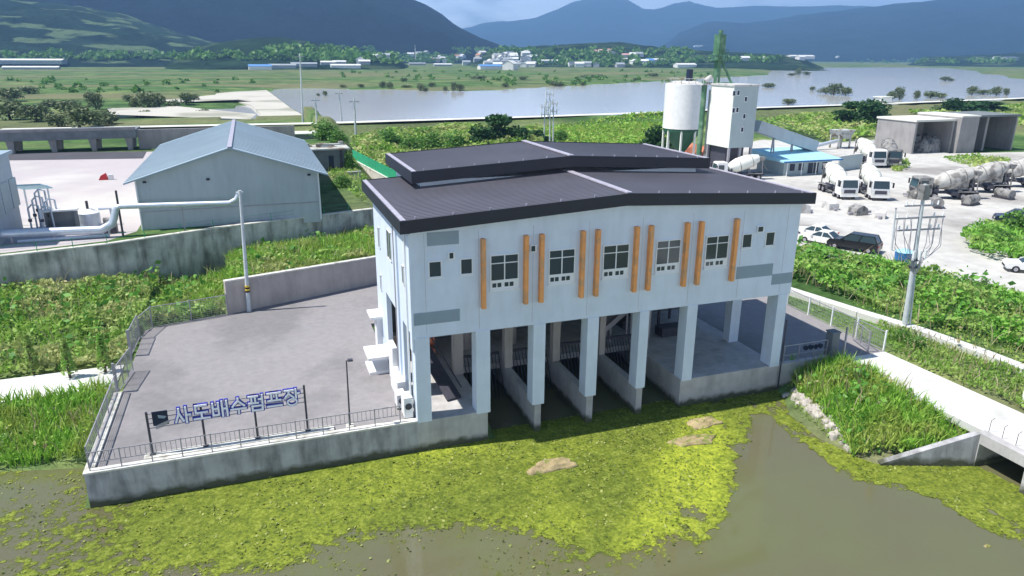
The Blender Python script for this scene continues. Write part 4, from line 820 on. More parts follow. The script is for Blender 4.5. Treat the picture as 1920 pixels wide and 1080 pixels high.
# green wire fence on the big wall
T = empty('wall_fence', (-10, 37, 5.6), 'pale green wire fence on top of the long stained wall', 'fence')
pts = [(x, y+.25) for x, y in WALL]
for (xa_, ya_), (xb_, yb_) in zip(pts[:-1], pts[1:]):
    n_ = max(1, int(math.hypot(xb_-xa_, yb_-ya_)/2.4))
    for k in range(n_):
        a = (xa_+(xb_-xa_)*k/n_, ya_+(yb_-ya_)*k/n_); c = (xa_+(xb_-xa_)*(k+1)/n_, ya_+(yb_-ya_)*(k+1)/n_)
        b = MB(); b.bar((a[0], a[1], 5.6), (a[0], a[1], 6.35), .05); po = b.build('post', M['netgreen'], T)
        b = MB(); b.bar((a[0], a[1], 6.3), (c[0], c[1], 6.3), .018); b.bar((a[0], a[1], 5.95), (c[0], c[1], 5.95), .014); b.build('wire', M['netgreen'], po)
# viaduct
vy = G(175, 283, Zp)[1]; zt = A(0, 243, vy)[2]; x_end = A(255, 240, vy)[0]; zb = A(100, 262, vy)[2]
T = empty('viaduct', (x_end-20, vy, Zp), 'long low grey viaduct on slanted piers crossing behind the works', 'bridge')
b = MB(); b.box(x_end-90, x_end, vy-1, vy+5, zb, zt-.4); b.build('deck', M['shadewall'], T); b = MB(); b.box(x_end-90, x_end, vy-1.1, vy-.8, zt-.45, zt); b.build('parapet', M['bunkerwall'], T)
for px in (20, 100, 175, 243):
    x = A(px, 275, vy)[0]; b = MB(); b.prism([(x-.5, zb), (x+.7, zb), (x+.45, Zp-.3), (x-.1, Zp-.3)], 'y', vy-.6, vy+.6); b.build('pier', M['bunkerwall'], T)
    b = MB(); b.prism([(x-.5, zb), (x+.7, zb), (x+.45, Zp-.3), (x-.1, Zp-.3)], 'y', vy+3.4, vy+4.6); b.build('pier', M['bunkerwall'], T)
b = MB(); b.box(x_end, x_end+26, vy+.5, vy+1.1, 3, zt-.6); T = tag(b.build('abutment_wall', M['bunkerwall']), 'low ribbed retaining wall continuing from the viaduct end', 'wall')

# ================================================================== READY MIX PLANT
P = G(1283, 300, 2); y = P[1]; xl, xr = A(1250, 200, y)[0], A(1314, 200, y)[0]; cx_, r_ = (xl+xr)/2, (xr-xl)/2; zt = A(1283, 158, y-r_*.5)[2]; zb = A(1283, 243, y-r_*.8)[2]
T = empty('cement_silo', (cx_, y, 2), 'round white cement silo standing on green legs beside the plant tower', 'silo')
b = MB(); b.tube([(cx_, y, zb), (cx_, y, zt)], r_, 32); b.build('shell', M['whitepaint'], T, smooth=True)
b = MB(); b.tube([(cx_, y, zt), (cx_, y, zt+.5)], [r_, r_*.55], 32); b.build('cap', M['dustywhite'], T)
b = MB(); b.tube([(cx_, y, zb), (cx_, y, zb-.5)], [r_*.98, r_*.97], 28); b.tube([(cx_, y, zb-.5), (cx_, y, 3.2)], [r_*.95, .5], 24); b.build('cone', M['darkgreen'], T)
for k in range(8): a = 2*math.pi*k/8+.2; b = MB(); b.bar((cx_+r_*.93*math.cos(a), y+r_*.93*math.sin(a), 2), (cx_+r_*.93*math.cos(a), y+r_*.93*math.sin(a), zb-.3), .3); b.build('leg', M['whiteclad'], T)
b = MB(); 
for k in range(16): a = 2*math.pi*k/16; b.bar((cx_+r_*.9*math.cos(a), y+r_*.9*math.sin(a), zt+.1), (cx_+r_*.9*math.cos(a), y+r_*.9*math.sin(a), zt+1.0), .07)
b.tube([(cx_+r_*.9*math.cos(2*math.pi*k/16), y+r_*.9*math.sin(2*math.pi*k/16), zt+1.0) for k in range(17)], .05, 5); b.build('roof_railing', M['tinroof'], T)
b = MB(); b.box(cx_+.3, cx_+1.1, y-.5, y+.5, zt+.4, zt+2.6); b.build('filter_box', M['navy'], T)
# tower: near corner seen at px 1365
P = G(1361, 334, 2); xc, yc = P[0], P[1]; xr = A(1419, 200, yc)[0]; yb_ = AX(1331, 200, xc)[1]; zt = A(1366, 162, yc)[2]; zb = A(1361, 278, yc)[2]
T = empty('batching_tower', (xc, yc, 2), 'tall pale square batching tower with small windows and its sunlit side coloured white', 'tower')
b = MB(); b.box(xc, xr, yc, yb_, zb, zt); b.build('cladding', M['paleskin'], T); b = MB(); b.box(xc-.04, xc, yc, yb_, zb, zt); b.build('painted_sun_side', M['whiteclad'], T)  # sunlit side and shaded front painted in as two colours
b = MB(); b.box(xc-.2, xr+.2, yc-.2, yb_+.2, zt, zt+.25); b.build('roof', M['dustywhite'], T)
for x_, y_ in ((xc+.2, yc+.2), (xr-.2, yc+.2), (xc+.2, yb_-.2), (xr-.2, yb_-.2), ((xc+xr)/2, yc+.2)): b = MB(); b.bar((x_, y_, 2), (x_, y_, zb), .35); b.build('leg', M['steel'], T)
b = MB(); b.box(xc+.6, xr-.6, yc+1.5, yb_-.4, 2, zb); b.build('mixer_house', M['darksteel'], T)
for px, py in ((1376, 175), (1384, 174), (1375, 207), (1382, 206), (1398, 186), (1395, 218), (1391, 243)):
    q = A(px, py, yc); b = MB(); b.box(q[0]-.28, q[0]+.28, yc-.08, yc, q[2]-.45, q[2]+.45); fo = b.build('window', M['whiteframe'], T); b = MB(); b.box(q[0]-.2, q[0]+.2, yc-.10, yc-.08, q[2]-.35, q[2]+.35); b.build('pane', M['navy'], fo)
b = MB()
for k in range(14): t = (k+.5)/14; z = zb-.6; b.box(xc-.06, xc-.04, yc+(yb_-yc)*t, yc+(yb_-yc)*t+.25, zb, zb+2.4)
b.build('ribbed_skirt', M['whiteclad'], T)
# bucket elevator
P = A(1344, 160, yb_+1); xe, yel = P[0], P[1]; zt2 = A(1344, 62, yel)[2]
T = empty('bucket_elevator', (xe, yel, 2), 'tall green bucket elevator rising above the batching tower', 'elevator')
b = MB(); b.box(xe-.55, xe+.15, yel-.5, yel+.5, 2, zt2-3.5); b.build('casing', M['plantgreen'], T)
b = MB(); b.box(xe-.75, xe+.45, yel-.8, yel+.8, zt2-3.4, zt2-.2); [b.bar((xe+dx, yel-.9, zt2-4.2), (xe+dx, yel-.9, zt2-2.6), .08) for dx in (-1.2, -.6, .0, .6, 1.0)]; b.bar((xe-1.25, yel-.9, zt2-2.6), (xe+1.05, yel-.9, zt2-2.6), .08); b.box(xe-1.3, xe+1.1, yel-1, yel+1, zt2-4.3, zt2-4.15); b.tube([(xe-.1, yel, zt2-.3), (xe-.1, yel, zt2+.5)], .35, 10); b.build('head_house', M['plantgreen'], T)
b = MB(); b.tube([(xe+.3, yel, zt2-4), (xe+1.8, yel-1.5, zt+.2)], .2, 8); b.build('chute', M['plantgreen'], T); b = MB(); b.tube([(xe-1.8, yel, zt2-8), (xe+2.2, yel-1.5, zt+.2)], .2, 8); b.build('chute', M['plantgreen'], T)
b = MB(); b.tube([(xe-2.4, yel, 5), (xe-2.4, yel, zt2-7.5)], .45, 10); b.build('riser', M['plantgreen'], T); b = MB(); b.box(xe-3.4, xe-.6, yel-1, yel+1, zt2-8.2, zt2-8.0)
for dx in (-3.3, -2.4, -1.5, -.7): b.bar((xe+dx, yel-1, zt2-8), (xe+dx, yel-1, zt2-7), .08)
b.tube([(xe-2.6, yel-.2, zt2-7.6), (xe-1.4, yel-.2, zt2-6.9)], .4, 10); b.build('platform', M['dustywhite'], T)
b = MB(); b.box(xe-1.3, xe-.7, yel-.6, yel+.2, 2, zt2-9); b.build('ladder_cage', M['tinroof'], T)
# conveyor gallery
a = A(1418, 236, yc+3); e = A(1526, 274, yc+4)
T = empty('conveyor_gallery', e, 'grey enclosed conveyor gallery sloping down from the batching tower', 'conveyor')
b = MB(); b.bar(a, e, 1.8, 1.9); b.build('gallery', M['shedwall'], T)
for t in (.3, .62): q = a+(e-a)*t; b = MB(); b.bar((q[0]-.5, q[1], 2), (q[0], q[1], q[2]-.8), .2); b.bar((q[0]+.8, q[1], 2), (q[0], q[1], q[2]-.8), .2); b.build('trestle', M['steel'], T)
b = MB(); b.bar(a+(0, -1, 1.3), e+(0, -1, 1.3), .07); b.bar(a+(0, -1, 1.8), e+(0, -1, 1.8), .07); b.build('handrail', M['plantgreen'], T)
P = G(1575, 278, 2); T = empty('aggregate_hopper', P, 'small rusty hopper frame on posts at the end of the conveyor', 'hopper'); s_ = 1.5
for dx, dy in ((-1.5, -1), (1.5, -1), (-1.5, 1.5), (1.5, 1.5)): b = MB(); b.bar(P+(dx, dy, 0), P+(dx, dy, 3.6), .28); b.build('leg', M['tinroof'], T)
b = MB(); b.prism([(P[0]-2.2, 6.0), (P[0]+2.4, 6.0), (P[0]+1, 4.2), (P[0]-1, 4.2)], 'y', P[1]-1.4, P[1]+1.8); b.build('bin', M['tinroof'], T)
b = MB(); b.bar(P+(-7.5, -1, .9), P+(-1.4, -.5, 1.8), .9, .5); b.build('feed_belt', M['pipe'], T)
# office
P = G(1468, 330, 2); y = P[1]; xl, xr = P[0], G(1563, 326, 2)[0]; zf = A(1460, 303, y)[2]
T = empty('site_office', (xl, y, 2), 'low site office with light blue metal roof beside the tower', 'building')
b = MB(); b.box(xl, xr, y, y+7, 2, zf); b.build('wall', M['paleskin'], T)
b = MB(); b.add([(xl-.9, y-1, zf+.1), (xr+1.2, y-1, zf+.1), (xr+.2, y+7.4, zf+1.3), (xl-1.4, y+7.4, zf+1.3), (xl-.9, y-1, zf-.12), (xr+1.2, y-1, zf-.12), (xr+.2, y+7.4, zf), (xl-1.4, y+7.4, zf)], [(0, 1, 2, 3), (7, 6, 5, 4), (0, 4, 5, 1), (1, 5, 6, 2), (2, 6, 7, 3), (3, 7, 4, 0)]); ro = b.build('roof', M['cyan'], T)
b = MB(); b.bar((xl-.95, y-1.06, zf), (xr+1.25, y-1.06, zf), .1, .25); b.build('eave_trim', M['bluepaint'], ro)
for t in (.12, .3, .5, .62, .8): x = xl+(xr-xl)*t; b = MB(); b.box(x, x+1.0, y-.04, y, 2.2 if t in (.5, .62) else 2.8, zf-.5); b.build('door' if t in (.5, .62) else 'window', M['navy'], T)
b = MB(); [b.bar((xl+k*3, y-.8, 2), (xl+k*3, y-.8, zf), .12) for k in (0, 1, 2, 3)]; b.build('porch_post', M['whiteframe'], T)
# low wall behind office
p = G(1572, 322, 2); T = wallrun('boundary_wall', [(p[0], p[1], 1.9, 4.6), (p[0]+7, p[1]+2, 1.9, 4.6)], .25, M['paleskin'], 'low pale wall behind the parked grey mixer truck', M['coping'])
# aggregate bunkers
P = G(1708, 289, 2); xc, yc = P[0], P[1]; zt = A(1716, 229, yc)[2]; x2 = A(1787, 250, yc)[0]; x3 = A(1822, 250, yc)[0]; x4 = A(1903, 250, yc)[0]; xm = A(1856, 250, yc)[0]; yb_ = AX(1642, 250, xc)[1]
T = empty('aggregate_bunker', (xc, yc, 2), 'concrete aggregate bunker with broad sun bleached roof and open front', 'bunker')
b = MB(); b.box(xc, xc+.5, yc, yb_, 1.8, zt); b.box(x2-.5, x2, yc, yb_, 1.8, zt); b.box(xc+.5, x2-.5, yc+7, yc+7.5, 1.8, zt); b.build('wall', M['bunkerwall'], T)
b = MB(); b.box(xc-.2, x2+.3, yc-.2, yb_+.2, zt, zt+.4); b.build('roof', M['bunkertop'], T)
lump('gravel_pile', ((xc+x2)/2+1, yc+3.5, 2), (3.6, 3, 2.6), 21, M['dustygrey'], 'dark gravel pile inside the wide open bunker', 'gravel pile')
T = empty('aggregate_bunker', (x2, yc, 2), 'darker twin bunker with two shaded bays next to the sun bleached one', 'bunker')
b = MB(); b.box(x2+.35, x3, yc-1.2, yb_, 1.8, zt+.8); b.box(xm-.3, xm+.3, yc+1, yb_, 1.8, zt+.6); b.box(x4-.4, x4, yc, yb_, 1.8, zt+.6); b.box(x3, x4, yb_-.5, yb_, 1.8, zt+.6); b.build('wall', M['bunkerwall'], T)
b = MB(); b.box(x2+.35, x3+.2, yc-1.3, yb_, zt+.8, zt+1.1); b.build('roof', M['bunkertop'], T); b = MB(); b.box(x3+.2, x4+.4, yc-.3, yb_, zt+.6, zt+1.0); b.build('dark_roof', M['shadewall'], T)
p = G(1662, 196, 3.5); T = empty('kiosk', p, 'small white kiosk with flat roof on the levee road', 'kiosk'); b = MB(); b.box(p[0]-2.5, p[0]+2.5, p[1], p[1]+4, 2, 6.2); b.build('wall', M['whitepaint'], T); b = MB(); b.box(p[0]-2.9, p[0]+2.9, p[1]-.4, p[1]+4.4, 6.2, 6.5); b.build('roof', M['whiteclad'], T)
p = G(1300, 292, 2); lump('rust_pile', (p[0], p[1], 2), (4.2, 1.6, 1.7), 6, M['orangepile'], 'heap of rusty orange material below the silo', 'pile')
p = G(1692, 497, 2.0); T = empty('water_tank', p, 'round blue plastic water tank at the lot edge behind the utility pole', 'tank')
b = MB(); b.tube([p, p+(0, 0, 1.35)], [.78, .84], 20); b.build('shell', M['bluepaint'], T, smooth=True); b = MB(); b.tube([p+(0, 0, 1.35), p+(0, 0, 1.55), p+(0, 0, 1.6)], [.86, .4, .2], 20); b.build('lid', M['cyan'], T)
# ================================================================== VEHICLES
def wheel(T, x, y, r=.5, wd=.32, z=None):
    z = r if z is None else z
    b = MB(); b.tube([(x, y-wd/2, z), (x, y+wd/2, z)], r, 16); w = b.build('wheel', M['black'], T, world=False)
    s = 1 if y > 0 else -1; q = MB(); q.tube([(x, y+s*wd*.5, z), (x, y+s*(wd*.5+.02), z)], r*.55, 12); q.build('rim', M['steel'], w, world=False)
def make_mixer(paint, drum, label, drop=False):
    T = empty('mixer_truck', (0, 0, 0), label, 'mixer truck', 'concrete mixer trucks in the lot')
    def P_(b, n, m, par=None, **k): return b.build(n, M[m], par or T, world=False, **k)
    b = MB(); b.box(-4.4, 4.1, -.45, -.2, .75, 1.05); b.box(-4.4, 4.1, .2, .45, .75, 1.05); b.box(-1.4, -.4, -1.1, 1.1, .6, 1.1); P_(b, 'chassis', 'darksteel')
    c = MB(); c.prism([(2.45, .65), (4.45, .65), (4.55, 1.6), (4.30, 2.95), (4.1, 3.05), (2.45, 3.05)], 'y', -1.22, 1.22); cab = P_(c, 'cab', paint)
    g = MB(); g.add([(4.565, -1.08, 1.72), (4.565, 1.08, 1.72), (4.345, 1.02, 2.78), (4.345, -1.02, 2.78), (4.50, -1.08, 1.72), (4.50, 1.08, 1.72), (4.28, 1.02, 2.78), (4.28, -1.02, 2.78)], [(0, 1, 2, 3), (7, 6, 5, 4), (0, 4, 5, 1), (1, 5, 6, 2), (2, 6, 7, 3), (3, 7, 4, 0)]); P_(g, 'windscreen', 'glass', cab)
    g = MB(); [g.box(3.1, 4.1, s*1.235-.01, s*1.235+.01, 1.75, 2.65) for s in (-1, 1)]; P_(g, 'side_window', 'glass', cab)
    g = MB(); g.box(4.46, 4.58, -.8, .8, .95, 1.45); P_(g, 'grille', 'darksteel', cab)
    for s in (-1, 1):
        g = MB(); g.box(4.47, 4.62, s*1.0-.16, s*1.0+.16, .8, 1.05); P_(g, 'headlight', 'lamp', cab)
        g = MB(); g.bar((4.35, s*1.2, 2.6), (4.5, s*1.55, 2.5), .05); g.box(4.42, 4.55, s*1.55-.1, s*1.55+.1, 1.9, 2.6); P_(g, 'mirror', 'black', cab)
    g = MB(); g.box(4.4, 4.72, -1.22, 1.22, .45, .78); P_(g, 'bumper', paint, cab)
    ax = np.array((-1, 0, .34)); ax = ax/np.linalg.norm(ax); p0 = np.array((2.0, 0, 1.95)); R_ = [.55, .95, 1.22, 1.25, 1.05, .62]; S_ = [0, .7, 1.7, 2.9, 4.4, 5.6]
    d = MB(); d.tube([p0+ax*s for s in S_], R_, 20); do = P_(d, 'drum', drum, smooth=True)
    f = MB(); f.tube([p0+ax*1.9, p0+ax*2.0], 1.265, 20); f.tube([p0+ax*4.2, p0+ax*4.3], 1.115, 20); P_(f, 'drum_band', 'dustygrey', do)
    h = MB(); h.prism([(-4.35, 3.95), (-3.3, 3.95), (-3.6, 3.35), (-4.1, 3.35)], 'y', -.6, .6); h.bar((-4.0, -.6, 1.0), (-3.8, -.6, 3.5), .12); h.bar((-4.0, .6, 1.0), (-3.8, .6, 3.5), .12); P_(h, 'hopper', 'dustygrey')
    h = MB(); h.bar((-4.1, 0, 2.7), (-5.0, 0, 1.6), .5, .12); P_(h, 'chute', 'dustygrey')
    h = MB(); h.bar((1.6, -.8, 1.05), (1.6, -.8, 2.0), .2); h.bar((1.6, .8, 1.05), (1.6, .8, 2.0), .2); h.box(1.5, 2.2, -1.1, 1.1, 1.1, 1.5); P_(h, 'drum_frame', 'darksteel')
    for x in (3.5, 2.0, -1.9, -3.2):
        for s in (-1, 1): wheel(T, x, s*1.02, .52)
    for s in (-1, 1): h = MB(); h.box(-3.9, -1.2, s*1.0-.22, s*1.0+.22, 1.1, 1.16); P_(h, 'mudguard', 'dustygrey')
    return T
def facing(p, ang):   # heading relative to the direction to the camera
    return math.atan2(CAM[1]-p[1], CAM[0]-p[0])+math.radians(ang)
LZ = 2.03
p = G(1566, 364, LZ); mt = make_mixer('whitepaint', 'whiteclad', 'white mixer truck with white drum parked left of its twin below the office'); mt.location = tuple(p); mt.rotation_euler.z = facing(p, 24); mt.scale = (.98,)*3
p = G(1630, 366, LZ); copy_thing(mt, p, facing(p, 18), 'white mixer truck, twin with only its cab front showing, nearer the utility pole', .98)
p = G(1624, 308, LZ); copy_thing(mt, p, facing(p, 26), 'white mixer truck parked beside a grey one by the green tuft', 1.05)
p = G(1384, 336, LZ); copy_thing(mt, p, facing(p, -70), 'white mixer truck half hidden behind the dark station roof below the tower', .92)
mg = make_mixer('dustygrey', 'dustygrey', 'grey green mixer truck parked tight against the white one by the green tuft'); p = G(1664, 308, LZ); mg.location = tuple(p); mg.rotation_euler.z = facing(p, 12); mg.scale = (1.05,)*3
md = make_mixer('dustygrey', 'dustydrum', 'old dusty mixer truck at the head of the scrapped row behind the utility pole'); p = G(1770, 372, LZ); md.location = tuple(p); md.rotation_euler.z = facing(p, -62); md.scale = (1.0,)*3
p = G(1835, 360, LZ); copy_thing(md, p, facing(p, -55), 'old dusty mixer truck in the middle of the scrapped row', 1.05)
p = G(1902, 350, LZ); copy_thing(md, p, facing(p, -60), 'old dusty mixer truck at the cut off end of the scrapped row', 1.1)
def make_car(paint, label, suv=False, L_=4.6):
    T = empty('parked_car', (0, 0, 0), label, 'car'); h = 1.75 if suv else 1.45; w_ = .92
    def P_(b, n, m, par=None, **k): return b.build(n, M[m], par or T, world=False, **k)
    prof = [(-L_/2, .35), (L_/2-.1, .35), (L_/2, .55), (L_/2-.05, .75), (L_/2-.25, .86 if not suv else .98), (L_/2-1.25, .95 if not suv else 1.08), (-L_/2+.75, .98 if not suv else 1.12), (-L_/2+.05, .92 if not suv else 1.1), (-L_/2, .6)]
    b = MB(); b.prism(prof, 'y', -w_, w_); bo = P_(b, 'body', paint)
    zb = .95 if not suv else 1.08; fr, rr = L_/2-1.3, -L_/2+(.7 if not suv else .15); tf, tr = fr-.85, rr+(.75 if not suv else .35)
    b = MB(); b.add([(rr, -.84, zb), (fr, -.84, zb), (fr, .84, zb), (rr, .84, zb), (tr, -.66, h), (tf, -.66, h), (tf, .66, h), (tr, .66, h)], [(0, 3, 2, 1), (4, 5, 6, 7), (0, 1, 5, 4), (1, 2, 6, 5), (2, 3, 7, 6), (3, 0, 4, 7)]); P_(b, 'glasshouse', 'glass', bo)
    b = MB(); b.box(tr-.03, tf+.03, -.68, .68, h-.03, h+.03)
    for s in (-1, 1): b.bar((rr, s*.84, zb), (tr, s*.67, h), .08); b.bar((fr, s*.84, zb), (tf, s*.67, h), .07); b.bar(((rr+fr)/2, s*.85, zb), ((tr+tf)/2, s*.67, h), .08)
    P_(b, 'roof', paint, bo)
    for x in (L_/2-.85, -L_/2+.85):
        for s in (-1, 1): wheel(T, x, s*.84, .33, .2)
    for s in (-1, 1):
        b = MB(); b.box(L_/2-.14, L_/2+.0, s*.7-.16, s*.7+.16, .62, .78); P_(b, 'headlight', 'lamp', bo)
        b = MB(); b.box(-L_/2-.02, -L_/2+.1, s*.72-.14, s*.72+.14, .72, .9); P_(b, 'tail_light', 'redpaint', bo)
        b = MB(); b.box(fr-.35, fr-.15, s*1.0-.08, s*1.0+.08, zb, zb+.16); P_(b, 'mirror', paint, bo)
    b = MB(); b.box(L_/2-.02, L_/2+.02, -.5, .5, .42, .6); P_(b, 'grille', 'black', bo)
    return T
cw = make_car('carwhite', 'white car at the lot edge farther from the weeds, behind the other white car'); p = G(1526, 446, LZ); cw.location = tuple(p); cw.rotation_euler.z = facing(p, -112); cw['group'] = 'white cars by the weeds'
p = G(1540, 457, LZ); copy_thing(cw, p, facing(p, -114), 'white car parked between another white car and the black van')
cb = make_car('carblack', 'long black van parked at the edge of the weeds', True, 5.0); p = G(1600, 468, LZ); cb.location = tuple(p); cb.rotation_euler.z = facing(p, -104)
cn = make_car('carnavy', 'dark navy pickup like car beyond the round green island', True, 4.9); p = G(1905, 420, LZ); cn.location = tuple(p); cn.rotation_euler.z = facing(p, -80)
p = G(1933, 510, LZ); copy_thing(cw, p, facing(p, -75), 'white car cut off at the picture edge beside the green island')['group'] = 'white cars by the weeds'
# odds and ends on the lot
for k, (px, py, s_, m_, lb) in enumerate(((1608, 402, .75, 'dustygrey', 'small grey concrete crusher box standing alone on the dusty lot'), (1650, 408, .6, 'dustywhite', 'pale broken block beside the crusher box'), (1556, 392, .7, 'dustywhite', 'pale block heap nearest the white truck'), (1720, 372, .9, 'dustygrey', 'dusty scrapped drum section before the old trucks'), (1500, 398, .8, 'dustywhite', 'low white rubble heap by the station roof end'))):
    p = G(px, py, LZ); T = empty('scrap_block', p, lb, 'scrap'); b = MB(); b.prism([(-s_*1.3, 0), (s_*1.3, 0), (s_*1.1, s_*1.1), (s_*.1, s_*1.7), (-s_*1.2, s_*1.2)], 'y', -s_, s_); b.build('block', M[m_], T, world=False)
    b = MB(); b.bar((-s_*2, 0, .2), (s_*2.2, -.4, .35), .3); b.build('beam', M['steel'], T, world=False); T.rotation_euler.z = k*.7
rs = np.random.default_rng(5)
for k, (px, py) in enumerate(((1738, 352), (1790, 356), (1880, 372), (1755, 388), (1820, 384))):
    p = G(px, py, LZ); T = empty('scrap_tank', p, ('rusty tank lying farthest along the scrap row', 'dusty tank lying between two old trucks', 'dusty tank lying before the cut off old truck', 'small round tank lying nearest the utility pole top', 'small round tank lying in front of the middle old truck')[k], 'scrap'); b = MB(); a = rs.uniform(0, 3)
    v = np.array((math.cos(a), math.sin(a), 0)); b.tube([v*-1.3+(0, 0, .7), v*1.1+(0, 0, .8)], [.7, .6], 12); b.build('tank_shell', M['dustygrey'], T, world=False, smooth=True); b = MB(); b.bar(v*-1.5+(0, 0, .15), v*1.4+(0, 0, .15), .9, .25); b.build('cradle', M['darksteel'], T, world=False)

# ================================================================== VEGETATION
M['grassA'] = leafmat('bright_bank_grass', (.12, .30, .025), (.25, .50, .06), (.42, .62, .13), patch=(.34, .44, .09), pscale=.5)
M['grassB'] = leafmat('yellow_green_weeds', (.18, .30, .05), (.34, .47, .10), (.52, .54, .22), patch=(.22, .38, .07))
M['vine'] = leafmat('vine_leaves', (.13, .28, .035), (.26, .46, .065), (.42, .56, .15), patch=(.42, .46, .18))
M['vineg'] = leafmat('hedge_vines', (.10, .27, .035), (.19, .44, .055), (.32, .56, .11), patch=(.30, .42, .11))
M['leafdark'] = leafmat('dark_tree_leaves', (.015, .055, .016), (.03, .09, .026), (.06, .14, .04), transl=.2)
M['leafmid'] = leafmat('bush_leaves', (.06, .16, .03), (.12, .27, .05), (.22, .36, .09))
M['leafgrey'] = leafmat('river_bush_leaves', (.07, .10, .05), (.12, .165, .075), (.20, .23, .11), transl=.2)
def leafgeo(C, size, ratio=.6, flat=0.0, rng=RNG):
    n = len(C); a = rng.normal(size=(n, 3)); a[:, 2] *= (1-flat); a /= np.linalg.norm(a, axis=1)[:, None]
    b = rng.normal(size=(n, 3)); b[:, 2] *= (1-flat); b -= a*(a*b).sum(1)[:, None]; b /= np.linalg.norm(b, axis=1)[:, None]+1e-9
    s = (size*np.ones(n)*rng.uniform(.6, 1.3, n))[:, None]; a = a*s*.5; b = b*s*.5*ratio
    V = np.stack([C-a, C+b-a*.1, C+a, C-b-a*.1], 1).reshape(-1, 3); F = np.arange(4*n).reshape(n, 4); return V, F
def bladegeo(P, h, w, lean=.35, rng=RNG):
    n = len(P); h = h*rng.uniform(.5, 1.25, n); a = rng.uniform(0, 2*math.pi, n); t = np.stack([np.cos(a), np.sin(a), 0*a], 1)*(w*rng.uniform(.6, 1.4, n))[:, None]*.5
    l = rng.normal(size=(n, 3))*lean; l[:, 2] = 0; tip = P+l*h[:, None]; tip[:, 2] += h; mid = P+l*h[:, None]*.35; mid[:, 2] += h*.55
    V = np.stack([P-t, P+t, mid+t*.9, mid-t*.9], 1); V2 = np.stack([mid-t*.9, mid+t*.9, tip+t*.1, tip-t*.1], 1)
    Vv = np.concatenate([V, V2], 1); base = np.arange(n)[:, None]*8
    # share the middle vertices so a blade is one island
    Vv = np.stack([P-t, P+t, mid+t*.9, mid-t*.9, tip+t*.1, tip-t*.1], 1).reshape(-1, 3); base = np.arange(n)[:, None]*6
    F = np.concatenate([base+np.array([0, 1, 2, 3]), base+np.array([3, 2, 4, 5])]); return Vv, F
def scatter(poly, n, rng=RNG):
    poly = np.array([p[:2] for p in poly]); lo, hi = poly.min(0), poly.max(0); out_ = []
    tot = 0
    while tot < n:
        q = rng.uniform(lo, hi, (n*2, 2)); q = q[inpoly(q[:, 0], q[:, 1], poly)]; out_.append(q); tot += len(q)
    return np.concatenate(out_)[:n]
def area(poly):
    p = np.array([q[:2] for q in poly]); x, y = p[:, 0], p[:, 1]; return .5*abs(np.dot(x, np.roll(y, -1))-np.dot(y, np.roll(x, -1)))
def weeds(name, poly, dens, h, m, label, lump_h=.6, lump_s=.35, leaf=.22, blade=.5, w=.05, zoff=0., seed=1, avoid=None, zf=None, layers=1.0):
    n = int(area(poly)*dens); q = scatter(poly, n); 
    if avoid is not None: q = q[~avoid(q[:, 0], q[:, 1])]
    n = len(q); z = (height(q[:, 0], q[:, 1]) if zf is None else zf(q[:, 0], q[:, 1]))+zoff
    lm = np.clip(fbm(q[:, 0]*lump_s, q[:, 1]*lump_s, 4, seed)*2.2-.6, 0, 1.3)*lump_h
    nb = int(n*blade); P = np.stack([q[:nb, 0], q[:nb, 1], z[:nb]+lm[:nb]*.7], 1); V1, F1 = bladegeo(P, h, w)
    C = np.stack([q[nb:, 0], q[nb:, 1], z[nb:]+lm[nb:]*RNG.uniform(.55, 1.05, n-nb)+RNG.uniform(0, h*.5, n-nb)], 1); V2, F2 = leafgeo(C, leaf*RNG.choice([.6, 1, 1.5], len(C)), flat=.4)
    V = np.concatenate([V1, V2]); F = np.concatenate([F1, F2+len(V1)])
    o = npmesh(name, V, F, m); return tag(o, label, kind='stuff')
def PX(pts, z): return [tuple(G(px, py, z)[:2]) for px, py in pts]
# left: lower bank grass, upper weeds, strip behind the yard wall
weeds('bank_grass', [(-60, 6.6), (-40, 6.5), (-21.2, 5.3), (-17.3, 4.4), (-16.35, 4.6), (-16.35, 10.5), (-60, 9.9)], 75, .85, M['grassA'], 'bright green tall grass between canal and lane', .6, .4, .28, .7, .07)
ly = [(-60, 13.9), (-16.4, 14.5), (-16.0, 20.6), (-10.2, 22.3), (2.2, 26.6), (4, 30), (4, 40), (-3.5, 37.9), (-11.3, 35.7), (-19.6, 32.2), (-27, 30.5), (-60, 24.2)]
weeds('roadside_weeds', ly, 50, .5, M['vine'], 'green weeds and vines below the stained wall', .95, .32, .34, .35, .08, seed=4)
weeds('bank_grass', [(-13, 22.2), (2.2, 26.7), (4, 40), (-3.5, 37.9), (-9, 36.2), (-13, 30)], 55, .9, M['grassA'], 'bright sunlit tall grass above the low yard wall', .3, .4, .25, .85, .07, seed=6)
# right bank
rb = PX(((1478, 708), (1500, 742), (1535, 775), (1575, 815), (1600, 845)), .5)+[(23.9, -9.0), (27.6, -10.7), (28.5, -10.6), (28.45, -5), (28.3, -.7)]
weeds('bank_grass', rb, 170, .85, M['grassA'], 'lush green tall grass on the bank beside the pale road', .7, .5, .24, .62, .06, seed=8)
weeds('shore_weeds', [(24.2, -.7)]+rb[:6]+[(23.6, -9.2), (22.9, -8.2), (22.5, -6), (22.9, -3.2)], 60, .28, M['grassB'], 'low pale weeds between the rocks and the water edge', .15, .8, .16, .5, .05, seed=31)
weeds('bank_grass', [(28.4, -1.5), (28.9, -1.5), (29.0, -10.6), (28.5, -10.8)], 25, .35, M['grassB'], 'sparse dry grass on the near edge of the road', .1, 1, .14, .8, .04)
strip = [(33.2, -.3), (36.2, 4.0), (37.2, 1.0), (37.7, -3.4), (37.8, -8), (38.6, -20), (35.5, -22), (33.3, -11), (32.6, -1.2)]
